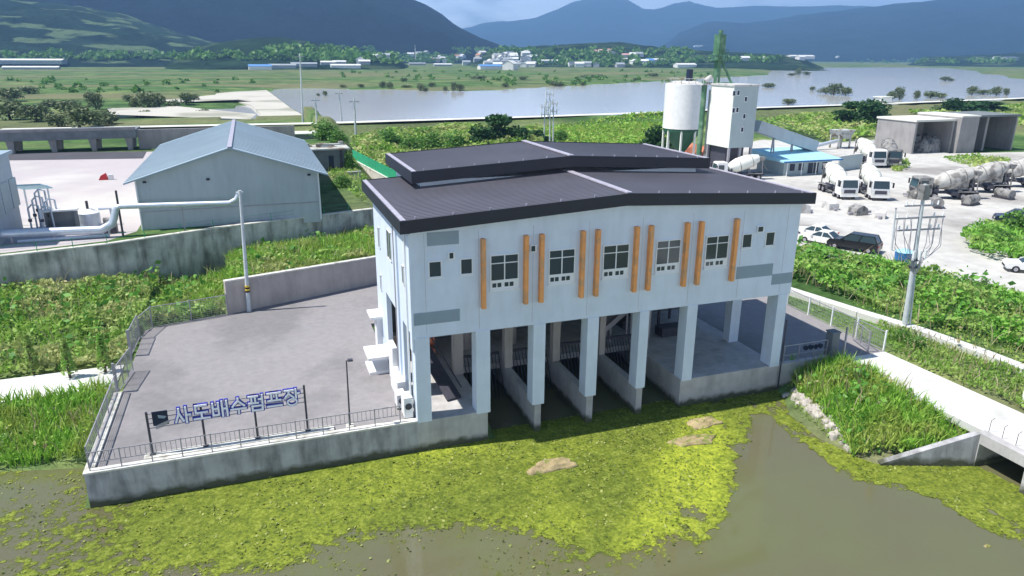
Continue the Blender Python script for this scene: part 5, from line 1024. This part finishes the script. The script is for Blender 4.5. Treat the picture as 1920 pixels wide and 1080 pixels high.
weeds('verge_weeds', strip, 55, .4, M['grassB'], 'yellow green weeds between the pale road and the channel', .45, .5, .22, .5, .06, seed=10)
weeds('verge_weeds', [(33.1, 0), (33.3, 12), (32, 30), (28.5, 31), (33.6, 19), (34.3, 12), (35.6, 6), (36.1, 4.4)], 40, .35, M['grassB'], 'thin dry weeds between the fence and the channel', .15, .5, .2, .5, .05, seed=11)
hz = [(29, 33.6), (34.3, 20), (36, 12.5), (37.4, 6), (38.6, 1.4), (39.2, -3.2), (39.4, -8), (40, -20), (58, -20)]+[tuple(G(px, py, 2.0)[:2]) for px, py in ((1925, 562), (1800, 526), (1690, 500), (1560, 481), (1490, 467), (1420, 455))]
weeds('hedge_vines', hz, 55, .35, M['vineg'], 'rolling mass of green vines between the channel and the dusty lot', 1.6, .22, .33, .25, .07, seed=12, avoid=lambda x, y: (distpoly(x, y, DP[1:], False) < 2.6+1.2*(fbm(x*.3, y*.3, 3, 2)-.5)))
weeds('ditch_weeds', [(37.2, 7.5), (38.6, 1.8), (39.2, -3.2), (39.6, -12), (43.5, -12), (42.5, -2), (41, 4), (39, 9)], 22, .3, M['grassB'], 'brownish weeds along the muddy back of the channel', .35, .4, .22, .5, .05, seed=13)
isl = PX(((1800, 455), (1815, 435), (1850, 425), (1890, 418), (1960, 420), (2000, 470), (1960, 505), (1900, 492), (1850, 488), (1815, 472)), 2)
weeds('island_weeds', isl, 22, .6, M['vineg'], 'round green island of weeds in the dusty lot', 1.1, .2, .5, .3, .1, seed=14, zoff=.3)
weeds('lot_tuft', PX(((1680, 305), (1700, 302), (1706, 315), (1690, 322), (1672, 322)), 2), 14, .7, M['grassB'], 'green tuft beside the grey mixer truck', .5, .4, .5, .4, .12, zoff=.3)
weeds('lot_tuft', PX(((1770, 298), (1830, 292), (1895, 300), (1880, 318), (1830, 316), (1790, 306)), 2), 7, .5, M['grassB'], 'green patch in front of the bunkers', .4, .2, .6, .4, .14, zoff=.3)
# behind the pumping station up to the levee
bk = PX(((690, 330), (664, 300), (660, 262), (700, 242), (860, 236), (1010, 232), (1020, 275), (1000, 278), (760, 300)), 3)
weeds('levee_scrub', bk, 7, .9, M['vine'], 'green scrub between the station roof and the levee', 2.2, .07, .9, .3, .2, seed=15)
weeds('levee_grass', PX(((1005, 232), (1250, 216), (1250, 285), (1020, 280)), 3), 5, .6, M['grassA'], 'smooth grassy levee slope behind the upper roof', .7, .06, .8, .5, .2, seed=19)
weeds('levee_scrub', PX(((1425, 222), (1640, 205), (1640, 250), (1560, 262), (1430, 240)), 2.5), 3.6, 1.0, M['vine'], 'green scrub between the tower and the bunkers', 1.8, .06, 1.2, .3, .25, seed=16)
weeds('levee_scrub', PX(((1700, 210), (1925, 196), (1925, 250), (1905, 216), (1760, 214)), 2.5), 1.2, 1.2, M['vine'], 'green scrub behind the bunkers', 1.8, .05, 2.0, .3, .4, seed=17)
weeds('lawn_weeds', PX(((690, 335), (655, 290), (640, 290), (610, 330), (640, 355), (690, 392)), 5), 5, .5, M['grassB'], 'sunny yellow green lawn between warehouse and station', .3, .2, .5, .4, .12, seed=18, zoff=.05)
M['dry'] = leafmat('dry_stems', (.22, .18, .10), (.34, .30, .16), (.46, .42, .26), transl=.2)
for nm_, pl_, d_, h_, lb_ in (('left', ly, 2.2, 1.0, 'dry pale stems among the weeds below the stained wall'), ('bank', rb, 5, 1.0, 'dry pale stems on the bank by the culvert'), ('hedge', hz, 2.2, 1.3, 'dry pale stems poking out of the vine mass'), ('verge', strip, 5, .6, 'dry pale stems on the road verge'), ('shore', [(-40, 6.6), (-21.2, 5.3), (-17.3, 4.4), (-16.35, 4.6), (-16.35, 8.5), (-40, 8.5)], 5, .9, 'dry pale stems along the left shore grass')):
    weeds('dry_stems', pl_, d_, h_, M['dry'], lb_.replace('left shore', 'shore'), 1.0, .22, .2, .75, .05, seed=12 if nm_ == 'hedge' else 4)
M['broad'] = leafmat('broad_weeds', (.06, .19, .03), (.12, .32, .05), (.22, .45, .09))
weeds('broad_leaf_weeds', ly, 4, .5, M['broad'], 'darker broad leaf weeds scattered below the stained wall', 1.3, .5, .42, .1, .08, seed=44)
weeds('broad_leaf_weeds', hz, 4, .5, M['broad'], 'darker broad leaf weeds scattered over the vine mass', 1.9, .35, .45, .1, .08, seed=45, avoid=lambda x, y: distpoly(x, y, DP[1:], False) < 3.5)
weeds('broad_leaf_weeds', rb, 22, .6, M['broad'], 'broad leaf weeds at the top of the culvert bank', 1.0, .6, .3, .2, .07, seed=46)
# vine covered posts
for k, (px, py) in enumerate(((62, 692), (130, 700), (197, 690))):
    P = G(px, py, 1.9); T = empty('vine_post', P, f'{nth(k+1)} vine wrapped post from the picture edge among the lane weeds', 'post', 'vine wrapped posts')
    b = MB(); b.bar(P-(0, 0, .3), P+(0, 0, 2.0), .14); b.build('post', M['bark'], T)
    n = 420; t = RNG.uniform(0, 1, n); a = RNG.uniform(0, 6.28, n); rr = .42*(1-t*.75)*RNG.uniform(.7, 1.1, n)
    C = np.stack([P[0]+rr*np.cos(a), P[1]+rr*np.sin(a), P[2]+t*2.35], 1); V, F = leafgeo(C, .22); npmesh('leaves', V, F, M['vineg'], T)

# ---- shrubs and trees: each kind is built once, then copied
def crown_pts(lobes, n, rng):
    out_ = []; vol = np.array([l[3]*l[4]*l[5] for l in lobes])**.67; vol /= vol.sum()
    for l, v in zip(lobes, vol):
        k = max(8, int(n*v)); d = rng.normal(size=(k, 3)); d /= np.linalg.norm(d, axis=1)[:, None]; r = rng.uniform(.25, 1.0, k)**.45
        r *= 1+.28*(vnoise(d[:, 0]*2.3+l[0], d[:, 1]*2.3+d[:, 2]*1.7, 5)-.5)*2
        out_.append(np.stack([l[0]+d[:, 0]*r*l[3], l[1]+d[:, 1]*r*l[4], l[2]+d[:, 2]*r*l[5]], 1))
    return np.concatenate(out_)
def make_tree(name, label, cat, m, seed, h=6, wd=3, n=1500, leaf=.5, bushy=True, group=None):
    rng = np.random.default_rng(seed); T = empty(name, (0, 0, 0), label, cat, group); lobes = []
    for k in range(9 if bushy else 12):
        a = rng.uniform(0, 6.28); rr = rng.uniform(.1, .55)*wd; zc = h*rng.uniform(.28 if bushy else .4, .82); s_ = wd*rng.uniform(.22, .42)
        lobes.append((rr*math.cos(a)*(1.15-zc/h), rr*math.sin(a)*(1.15-zc/h), zc, s_, s_, s_*rng.uniform(.6, 1.1)))
    if bushy: lobes.append((0, 0, h*.3, wd*.5, wd*.5, h*.3))
    C = crown_pts(lobes, n, rng); C = C[C[:, 2] > .02*h]; V, F = leafgeo(C, leaf, rng=rng); npmesh('crown', V, F, m, T)
    b = MB(); b.tube([(0, 0, -.5), (.1, 0, h*.3), (.05, .1, h*.6)], [wd*.05, wd*.035, wd*.02], 7)
    for l in lobes[:6]: b.tube([(.08, 0, h*.25), (l[0]*.6, l[1]*.6, l[2]*.75), (l[0], l[1], l[2])], [wd*.025, wd*.015, wd*.008], 5)
    b.build('trunk', M['bark'], T, world=False); return T
dg = bpy.context.evaluated_depsgraph_get(); bpy.context.view_layer.update(); dg = bpy.context.evaluated_depsgraph_get()
HILLS = [o for o in scene.objects if o.name.split('.')[0] in ('ground', 'hill', 'mountain', 'river_water', 'levee_road')]
from mathutils.bvhtree import BVHTree
BV = [BVHTree.FromObject(o, dg) for o in HILLS]
def hit(px, py):
    d = Vector(ray(px, py)).normalized(); o = Vector(CAM); best = None
    for t in BV:
        r = t.ray_cast(o, d)
        if r[0] is not None and (best is None or r[3] < best[1]): best = (r[0], r[3])
    return np.array(best[0]) if best else None
def depth_of(p): return float((np.array(p)-CAM)@FW)
KINDS = {
 'bush': [make_tree('bush', 'x', 'bush', M['leafgrey'], s, 4, 4, 700, .55, group='bushes on the river flats') for s in (1, 2, 3)],
 'tree': [make_tree('dark_tree', 'x', 'tree', M['leafdark'], s, 8, 5.5, 1500, .75, group='dark trees below the levee') for s in (11, 12, 13)],
 'green': [make_tree('green_bush', 'x', 'bush', M['leafmid'], s, 4, 4.5, 900, .55, group='green bushes around the works') for s in (21, 22)],
}
used = set(); cnt = {}
def place(kind, px, py, wpx, hpx, label, k=None):
    p = hit(px, py); 
    if p is None: return
    dd = depth_of(p); protos = KINDS[kind]; cnt[kind] = cnt.get(kind, 0)+1; pr_ = protos[(cnt[kind] if k is None else k) % len(protos)]
    ref = {'bush': (4, 4), 'tree': (5.5, 8), 'green': (4.5, 4)}[kind]; sx = wpx*dd/FPX/ref[0]; sz = hpx*dd/FPX/ref[1]
    rz = random.uniform(0, 6.28)
    if pr_.name not in used:
        used.add(pr_.name); pr_.location = tuple(p); pr_.rotation_euler.z = rz; pr_.scale = (sx, sx, sz); pr_['label'] = label
    else: copy_thing(pr_, p, rz, label, sx, sz)
BUSH = [(1548, 176, 22, 14), (1563, 178, 30, 22), (1585, 179, 26, 16), (1523, 170, 12, 8), (1440, 164, 26, 9), (1478, 196, 30, 11), (1498, 141, 12, 15), (1512, 141, 16, 7), (1485, 142, 18, 5), (1772, 152, 18, 9), (1784, 152, 14, 5),
        (1670, 187, 18, 18), (1686, 187, 20, 24), (1718, 187, 14, 18), (1745, 184, 34, 14), (1765, 183, 20, 9), (1822, 178, 22, 16), (1843, 177, 28, 9), (1868, 179, 22, 18), (1886, 179, 12, 14),
        (718, 165, 15, 13), (730, 166, 14, 13), (757, 153, 16, 7), (762, 164, 20, 5), (788, 170, 16, 15), (797, 172, 14, 9), (810, 163, 14, 9), (834, 170, 10, 9), (850, 171, 12, 17), (862, 170, 18, 13), (948, 163, 18, 7), (1037, 160, 12, 9), (1048, 162, 26, 8), (1092, 160, 10, 6), (1190, 152, 7, 6),
        (610, 180, 10, 10), (642, 164, 14, 6), (597, 180, 8, 5), (677, 164, 14, 7), (980, 150, 18, 7), (900, 148, 30, 7), (1112, 145, 40, 6), (1225, 143, 26, 6)]
BUSHN = ['in the island clump', 'tallest of the island clump', 'at the downstream side of the island clump', 'small one beside the island clump']
for k, (a, b2, c, d) in enumerate(sorted(BUSH)):
    place('bush', a, b2, c, d, f'grey green bush at the broad river, {nth(k+1)} counting along its banks')
FLAT = [(20, 190, 50, 26), (55, 176, 40, 14), (180, 205, 34, 34), (70, 228, 60, 34), (110, 238, 44, 26), (150, 240, 60, 46), (185, 236, 44, 30), (205, 232, 40, 24), (130, 212, 44, 26), (255, 205, 22, 22), (280, 206, 44, 34), (300, 202, 26, 28), (325, 208, 30, 22), (350, 196, 30, 22), (380, 218, 34, 14), (240, 190, 20, 12), (270, 220, 34, 14), (100, 200, 40, 14), (365, 190, 20, 14), (20, 225, 60, 40)]
for k, (a, b2, c, d) in enumerate(sorted(FLAT)):
    place('bush', a, b2, c, d, f'olive bush on the sandy flat before the viaduct, {nth(k+1)} from its far end')
TREES = [(935, 276, 66, 66, 'large dark pointed tree rising above the station roof against the river'), (905, 280, 52, 46, 'lower dark tree joined to the large pointed one, on its town side'), (970, 278, 56, 48, 'dark tree joined to the large pointed one, on its mast side'), (1010, 272, 36, 30, 'small dark tree just before the three masts'),
         (1225, 285, 46, 50, 'dark leafy tree beside the white silo'), (1250, 292, 36, 40, 'dark leafy tree under the white silo'), (1600, 232, 60, 44, 'dark tree at the near end of the grove by the bunkers'), (1625, 240, 60, 52, 'dark tree in the middle of the grove by the bunkers'), (1640, 225, 44, 42, 'dark tree at the bunker end of the grove'), (1580, 238, 44, 34, 'small dark tree over the rusty hopper'),
         (1785, 212, 50, 28, 'dark tree behind the sun bleached bunker roof'), (1815, 214, 70, 26, 'wide dark tree behind the second bunker'), (1850, 212, 70, 24, 'wide low dark tree behind the dark bays'), (1300, 150, 1, 1, '')]
for a, b2, c, d, l in TREES[:-1]: place('tree', a, b2, c, d, l)
GREEN = [(700, 285, 44, 26, 'green bush behind the green net fence'), (735, 282, 52, 34, 'rounded green bush behind the upper roof corner'), (770, 286, 54, 30, 'green bush second along the upper roof edge'), (810, 280, 50, 30, 'green bush third along the upper roof edge'), (850, 282, 56, 34, 'green bush next to the lower dark tree'), (720, 262, 44, 18, 'low green bush on the levee slope'), (800, 258, 60, 18, 'wide low green bush on the levee slope'), (1050, 268, 40, 22, 'green bush past the three masts'), (605, 262, 50, 34, 'bright green tree behind the warehouse roof'), (635, 268, 40, 22, 'green bush over the block shed'),
         (622, 262, 36, 26, 'green bush between warehouse and block shed'), (1875, 468, 50, 34, 'tall green bush on the round island'), (1908, 438, 60, 44, 'dark green bush hiding the navy car'), (1835, 470, 40, 24, 'green bush at the lot side of the island'), (1905, 488, 40, 22, 'dry bush at the island edge by the cut off car'), (1218, 640+0, 1, 1, ''),
         (1690, 640, 34, 22, 'green bush at the foot of the utility pole'), (1718, 652, 40, 20, 'dark low bush by the end of the pale mesh fence'), (1842, 545, 22, 22, 'small pointed bush at the lot edge'), (1700, 545, 44, 30, 'leafy bush behind the utility pole'), (642, 350, 40, 20, 'dark bush on the sunny lawn'), (655, 318, 22, 36, 'dark bush between shed and boundary wall')]
for a, b2, c, d, l in GREEN:
    if l: place('green', a, b2, c, d, l)

# ================================================================== VILLAGE AND FAR BUILDINGS
for nm, c in (('hw', (.70, .70, .68)), ('hg', (.36, .38, .40)), ('hcream', (.55, .50, .42)), ('rb', (.10, .12, .17)), ('ro', (.42, .20, .12)), ('rg', (.30, .33, .36)), ('rblue', (.10, .24, .50)), ('rw', (.62, .63, .62)), ('rpink', (.50, .30, .28))): M[nm] = mat('village_'+nm, c, .8, nscale=.3, namt=.1)
RN = {'rb': 'dark', 'ro': 'orange', 'rg': 'grey', 'rblue': 'blue', 'rw': 'white', 'rpink': 'pink'}
HP = {}
def house(px, py, wm, hm, wallm, roofm, rz, label, dep=None, cat='house', name='village_house', group='village houses'):
    p = hit(px, py)
    if p is None: return
    dep = wm*.7 if dep is None else dep; key = (wm, hm, wallm, roofm, dep)
    if key in HP: return copy_thing(HP[key], p, rz, label)
    T = empty(name, (0, 0, 0), label, cat, group); a, c = wm/2, dep/2
    b = MB(); b.prism([(-c, -1.5), (c, -1.5), (c, hm*.62), (0, hm*.95), (-c, hm*.62)], 'x', -a, a); b.build('wall', M[wallm], T, world=False)
    b = MB(); e = .5; k = (hm*.33)/c
    for s in (-1, 1): b.add([(-a-e, 0, hm), (a+e, 0, hm), (a+e, s*(c+e), hm-k*(c+e)), (-a-e, s*(c+e), hm-k*(c+e)), (-a-e, 0, hm-.3), (a+e, 0, hm-.3), (a+e, s*(c+e), hm-k*(c+e)-.3), (-a-e, s*(c+e), hm-k*(c+e)-.3)], [(0, 1, 2, 3), (7, 6, 5, 4), (0, 4, 5, 1), (1, 5, 6, 2), (2, 6, 7, 3), (3, 7, 4, 0)])
    b.build('roof', M[roofm], T, world=False)
    T.location = tuple(p); T.rotation_euler.z = rz; HP[key] = T; return T
rh = random.Random(3); VH = []
sizes = [(15, 8, 'hw', 'rb'), (16, 8.5, 'hw', 'rg'), (14, 8, 'hcream', 'ro'), (17, 9, 'hg', 'rb'), (16, 8.5, 'hw', 'rw'), (15, 8, 'hg', 'rg'), (16, 9, 'hw', 'rblue')]
for k in range(40):
    px = rh.uniform(862, 1002); py = rh.uniform(102, 126)
    VH.append((px, py)+sizes[rh.choice((0, 1, 4, 4, 4, 5, 1, 2 if px < 900 else 3))])
for k in range(9): VH.append((rh.uniform(815, 870), rh.uniform(108, 118))+sizes[rh.choice((2, 2, 4, 1))])
VH += [(706, 112)+sizes[4], (722, 110)+sizes[1], (735, 104)+sizes[5], (770, 105)+sizes[4], (785, 103)+sizes[1], (800, 101)+sizes[5], (676, 118)+sizes[4], (1114, 100)+(11, 7, 'hw', 'rpink'), (1127, 99)+(11, 7, 'hw', 'rpink'), (1143, 100)+(13, 9, 'hw', 'rpink'), (1150, 104)+sizes[0], (1172, 108)+(14, 8, 'hw', 'rpink'), (1186, 107)+(14, 9, 'hw', 'rw'), (1197, 106)+sizes[1],
       (1188, 120)+sizes[4], (1207, 120)+sizes[4], (1218, 119)+sizes[6], (1228, 118)+sizes[4], (1243, 119)+sizes[1], (1162, 126)+sizes[5], (1100, 124)+sizes[1], (1086, 125)+sizes[4], (1118, 125)+sizes[5], (1072, 124)+sizes[0], (1396, 114)+sizes[4], (1434, 115)+sizes[4], (1868, 112)+sizes[1], (1833, 115)+sizes[4], (1500, 112)+sizes[4], (1570, 108)+sizes[4]]
VH.sort()
for k, v in enumerate(VH): house(v[0], v[1], v[2], v[3], v[4], v[5], rh.uniform(-.5, .5)+(1.57 if rh.random() < .3 else 0), f'{RN[v[5]]} roofed village house, {nth(k+1)} counting from the dark mountain side')
BIG = [(918, 130, 34, 7, 'hw', 'rblue', .1, 12, 'long white and blue shed at the village edge'), (957, 131, 22, 13, 'hw', 'rw', .9, 16, 'big bright white gabled hall at the village edge'), (1036, 117, 46, 5, 'hw', 'rw', .02, 9, 'long white greenhouse row beyond the hall'), (1284, 126, 40, 7, 'hw', 'rw', .05, 14, 'long white building behind the silo top'), (1172, 114, 20, 5, 'hg', 'rw', .05, 12, 'flat grey hall below the pink roofed houses'),
       (648, 127, 40, 5, 'hw', 'rw', .02, 10, 'long pale greenhouse before the low wooded hill'), (615, 121, 20, 5, 'hg', 'rw', .02, 10, 'pale shed with white roof by the low hill'), (636, 120, 18, 5, 'hg', 'rw', .05, 9, 'pale shed with white roof next along'), (683, 120, 16, 6, 'hg', 'rw', .0, 10, 'open shed under a pale roof by dark trees'), (570, 124, 34, 5, 'hg', 'rg', .02, 10, 'long pale green greenhouse behind the tall pole'), (530, 127, 34, 5, 'hg', 'rg', .02, 10, 'low pale greenhouse next to the blue yard'),
       (488, 131, 28, 7, 'hw', 'rblue', .05, 12, 'bright blue shed across the far fields'), (782, 122, 34, 5, 'hg', 'rg', .03, 9, 'pale greenhouse below the village church pole'), (830, 124, 34, 5, 'hg', 'rw', .03, 9, 'pale greenhouse below the orange roofs'), (1892, 113, 44, 9, 'hg', 'rb', .05, 20, 'wide navy roofed works at the far end of the river'),
       (1310, 88, 60, 7, 'hw', 'rw', -.1, 12, 'pale greenhouse line high on the far slope'), (1500, 109, 60, 6, 'hw', 'rw', .0, 16, 'white works far beyond the river bend'), (40, 118, 110, 6, 'hg', 'rw', .0, 40, 'broad pale greenhouse block at the picture edge'), (60, 130, 60, 4, 'hg', 'rw', .0, 12, 'long pale greenhouse nearest the picture edge')]
for px, py, wm, hm, wl, rf, rz, dp, lb in BIG: house(px, py, wm, hm, wl, rf, rz, lb, dp, 'hall' if 'hall' in lb else 'shed', 'farm_shed', 'long sheds in the fields')
p = hit(779, 112)
if p is not None: T = empty('church_spire', p, 'thin pale spire poking up against the navy mountain', 'spire'); h_ = 27*depth_of(p)/FPX; b = MB(); b.tube([p-(0, 0, 2), p+(0, 0, h_)], [1.6, .3], 6); b.build('spire', M['hw'], T); b = MB(); b.bar(p+(-1.2, 0, h_*.9), p+(1.2, 0, h_*.9), .4); b.build('cross_bar', M['hw'], T)
# far woods: masses nobody could count
def woods(name, band, n, size, m, label, seed):
    rng = np.random.default_rng(seed); C = []; S = []
    for (xa_, xb_, ya_, yb_, cov) in band:
        k = int(n*cov)
        for _ in range(k):
            px = rng.uniform(xa_, xb_); py = rng.uniform(ya_, yb_)
            p = hit(px, py)
            if p is None or depth_of(p) > 5000: continue
            s_ = size*rng.uniform(.6, 1.5)
            q = rng.normal(size=(26, 3)); q /= np.linalg.norm(q, axis=1)[:, None]; q *= rng.uniform(.5, 1, (26, 1)); q[:, 2] = np.abs(q[:, 2])*1.1; C.append(p+q*s_); S.append(np.full(26, s_*.75))
    C = np.concatenate(C); S = np.concatenate(S); V, F = leafgeo(C, S, .8, rng=rng); o = npmesh(name, V, F, m); return tag(o, label, kind='stuff')
woods('far_woods', [(0, 620, 104, 112, .22), (1000, 1300, 94, 125, .3), (1300, 1460, 112, 117, .1), (560, 860, 104, 119, .3), (850, 1010, 92, 101, .12), (500, 700, 90, 112, .15), (1600, 1900, 112, 119, .12)], 620, 7.0, M['leafmid'], 'dark woods around the village and the hill feet', 5)
woods('far_scrub', [(640, 1330, 134, 152, .5), (0, 500, 150, 175, .3), (900, 1300, 150, 160, .2)], 130, 2.2, M['leafmid'], 'patches of scrub on the far green bank', 6)

# ================================================================== ALGAE ON THE CANAL
OPEN = PX(((1388, 770), (1405, 768), (1466, 757), (1482, 790), (1540, 838), (1610, 885), (1700, 900), (1780, 936), (1850, 975), (1950, 1010), (2300, 1200), (1200, 1200), (1250, 1060), (1300, 985), (1345, 935), (1345, 870), (1372, 815)), 0)
ax_ = np.arange(-34, 31.01, .11); ay_ = np.arange(-21, 7.2, .11); AXX, AYY = np.meshgrid(ax_, ay_, indexing='ij')
fx, fy = AXX, AYY
inside = inpoly(fx, fy, CANAL) | (inpoly(fx, fy, BAYS) & (fy < 1.0))
do_ = distpoly(fx, fy, OPEN)*np.where(inpoly(fx, fy, OPEN), -1, 1)
n1 = fbm(fx*.35, fy*.35, 5, 71); n2 = fbm(fx*1.4, fy*1.4, 4, 72); n0 = fbm(fx*.14+3, fy*.14, 3, 73)
cover = np.clip(.58+do_*.30+(n1-.5)*1.9+(n2-.5)*.9, 0, 1)
murk = sstep(-3.0, -8.0, fy+.12*fx+.55*np.maximum(fx+2, 0)+5.0*(n0-.5)+.6)      # thinner cover out on the canal
lefty = sstep(-9, -19, fx+3*(n1-.5)); cover = cover*(1-.80*np.maximum(murk, lefty*.85)*(.55+.9*n1)); cover = np.clip(cover*(.55+.9*n0+.25), 0, 1)
cover = np.where(do_ < -1.4+3.0*(n1-.5)+1.2*(n2-.5), cover*.0, cover)
bright = np.clip(.12+.95*sstep(1.8, -.4, np.abs(do_-1.3)-.9)*sstep(3, 9, fx)*sstep(19.5, 16.5, fx)*(.4+1.2*n1)+1.5*(n1-.47)*sstep(14, 0, np.abs(fx-4))+.5*(n0-.5), 0, 1)
zz = .012+.03*n2*cover
id_ = np.arange(fx.size).reshape(fx.shape); F = np.stack([id_[:-1, :-1], id_[1:, :-1], id_[1:, 1:], id_[:-1, 1:]], -1).reshape(-1, 4)
kf = ((inside & (cover > .03)).ravel()[F]).all(1); F = F[kf]; us = np.unique(F); rm = np.zeros(fx.size, int); rm[us] = np.arange(len(us)); F = rm[F]
V = np.stack([fx, fy, zz], -1).reshape(-1, 3)[us]; cv_ = np.stack([cover, bright, n2, np.ones_like(n2)], -1).reshape(-1, 4)[us]
m, nt, bb = newmat('algae_mat'); L = nt.links.new; at_ = N(nt, 'ShaderNodeAttribute', attribute_name='algae'); sp = N(nt, 'ShaderNodeSeparateColor'); L(at_.outputs['Color'], sp.inputs[0]); g = N(nt, 'ShaderNodeNewGeometry')
nA = N(nt, 'ShaderNodeTexNoise'); nA.inputs['Scale'].default_value = 1.7; nA.inputs['Detail'].default_value = 7; nA.inputs['Roughness'].default_value = .72; L(g.outputs['Position'], nA.inputs[0])
nB = N(nt, 'ShaderNodeTexVoronoi'); nB.inputs['Scale'].default_value = 7.0; nB.inputs['Randomness'].default_value = 1; L(g.outputs['Position'], nB.inputs[0])
nC = N(nt, 'ShaderNodeTexNoise'); nC.inputs['Scale'].default_value = 5.5; nC.inputs['Detail'].default_value = 6; nC.inputs['Roughness'].default_value = .75; L(g.outputs['Position'], nC.inputs[0]); mm = N(nt, 'ShaderNodeMix', data_type='FLOAT'); mm.inputs[0].default_value = .55; L(nA.outputs['Fac'], mm.inputs[2]); L(nC.outputs['Fac'], mm.inputs[3])
r1 = N(nt, 'ShaderNodeValToRGB'); e = r1.color_ramp.elements; e[0].color = (.05, .075, .012, 1); e[0].position = .38; e[1].color = (.25, .285, .06, 1); e[1].position = .63; k = e.new(.52); k.color = (.13, .17, .018, 1); L(mm.outputs[0], r1.inputs[0])
r2 = N(nt, 'ShaderNodeValToRGB'); e = r2.color_ramp.elements; e[0].color = (.08, .13, .012, 1); e[0].position = .39; e[1].color = (.42, .47, .045, 1); e[1].position = .61; L(mm.outputs[0], r2.inputs[0])
mA = N(nt, 'ShaderNodeMix', data_type='RGBA'); L(sp.outputs['Green'], mA.inputs['Factor']); L(r1.outputs[0], mA.inputs['A']); L(r2.outputs[0], mA.inputs['B']); L(mA.outputs['Result'], bb.inputs['Base Color'])
ad = N(nt, 'ShaderNodeMath', operation='ADD'); L(sp.outputs['Red'], ad.inputs[0]); s1 = N(nt, 'ShaderNodeMath', operation='MULTIPLY_ADD'); s1.inputs[1].default_value = 2.2; s1.inputs[2].default_value = -1.10; L(nA.outputs['Fac'], s1.inputs[0]); L(s1.outputs[0], ad.inputs[1])
rr_ = N(nt, 'ShaderNodeMapRange'); rr_.inputs[1].default_value = .42; rr_.inputs[2].default_value = .64; L(ad.outputs[0], rr_.inputs[0])
tb = N(nt, 'ShaderNodeBsdfTransparent'); ms = N(nt, 'ShaderNodeMixShader'); L(rr_.outputs[0], ms.inputs[0]); L(tb.outputs[0], ms.inputs[1]); L(bb.outputs[0], ms.inputs[2]); L(ms.outputs[0], nt.nodes['Material Output'].inputs['Surface'])
bp = N(nt, 'ShaderNodeBump'); bp.inputs['Strength'].default_value = .9; bp.inputs['Distance'].default_value = .12; L(mm.outputs[0], bp.inputs['Height']); L(bp.outputs[0], bb.inputs['Normal']); bb.inputs['Roughness'].default_value = .8; bb.inputs['Specular IOR Level'].default_value = .2
o = npmesh('algae', V, F, m, smooth=True); ca = o.data.color_attributes.new('algae', 'FLOAT_COLOR', 'POINT'); ca.data.foreach_set('color', cv_.astype(np.float32).ravel()); tag(o, 'yellow green floating algae covering the canal', kind='stuff')
# tiny floating leaves on the algae
q = np.stack([RNG.uniform(-30, 27, 90000), RNG.uniform(-19, 4.5, 90000)], 1)
ci = np.clip(((q[:, 0]+34)/.11).astype(int), 0, len(ax_)-1); cj = np.clip(((q[:, 1]+21)/.11).astype(int), 0, len(ay_)-1); cvq = (cover*inside)[ci, cj]*(.35+.65*n2[ci, cj]); q = q[RNG.uniform(0, 1, len(q)) < np.clip(cvq, 0, 1)*np.clip(fbm(q[:, 0]*.9, q[:, 1]*.9, 4, 91)*4-1.5, .03, 1)*.8]
M['fleck'] = leafmat('algae_flecks', (.06, .09, .012), (.15, .19, .03), (.34, .37, .11), transl=.1)
C = np.stack([q[:, 0], q[:, 1], RNG.uniform(.03, .07, len(q))], 1); V, F = leafgeo(C, .10*RNG.choice([.6, 1, 1.6], len(C)), .7, .75); o = npmesh('floating_weed', V, F, M['fleck']); tag(o, 'flecks of floating weed scattered over the algae', kind='stuff')

# ================================================================== HAZE
b = MB(); b.box(-12500, 12500, -500, 12500, -60, 1150); m = bpy.data.materials.new('haze_air'); m.use_nodes = True; nt = m.node_tree; nt.nodes.clear()
vo = N(nt, 'ShaderNodeVolumePrincipled'); vo.inputs['Color'].default_value = (.27, .54, 1.0, 1); vo.inputs['Density'].default_value = HAZE_D if 'HAZE_D' in globals() else 1.8e-4; vo.inputs['Anisotropy'].default_value = .1
mo = N(nt, 'ShaderNodeOutputMaterial'); nt.links.new(vo.outputs[0], mo.inputs['Volume']); o = b.build('haze', m); tag(o, 'pale blue summer haze over the river plain', kind='stuff')
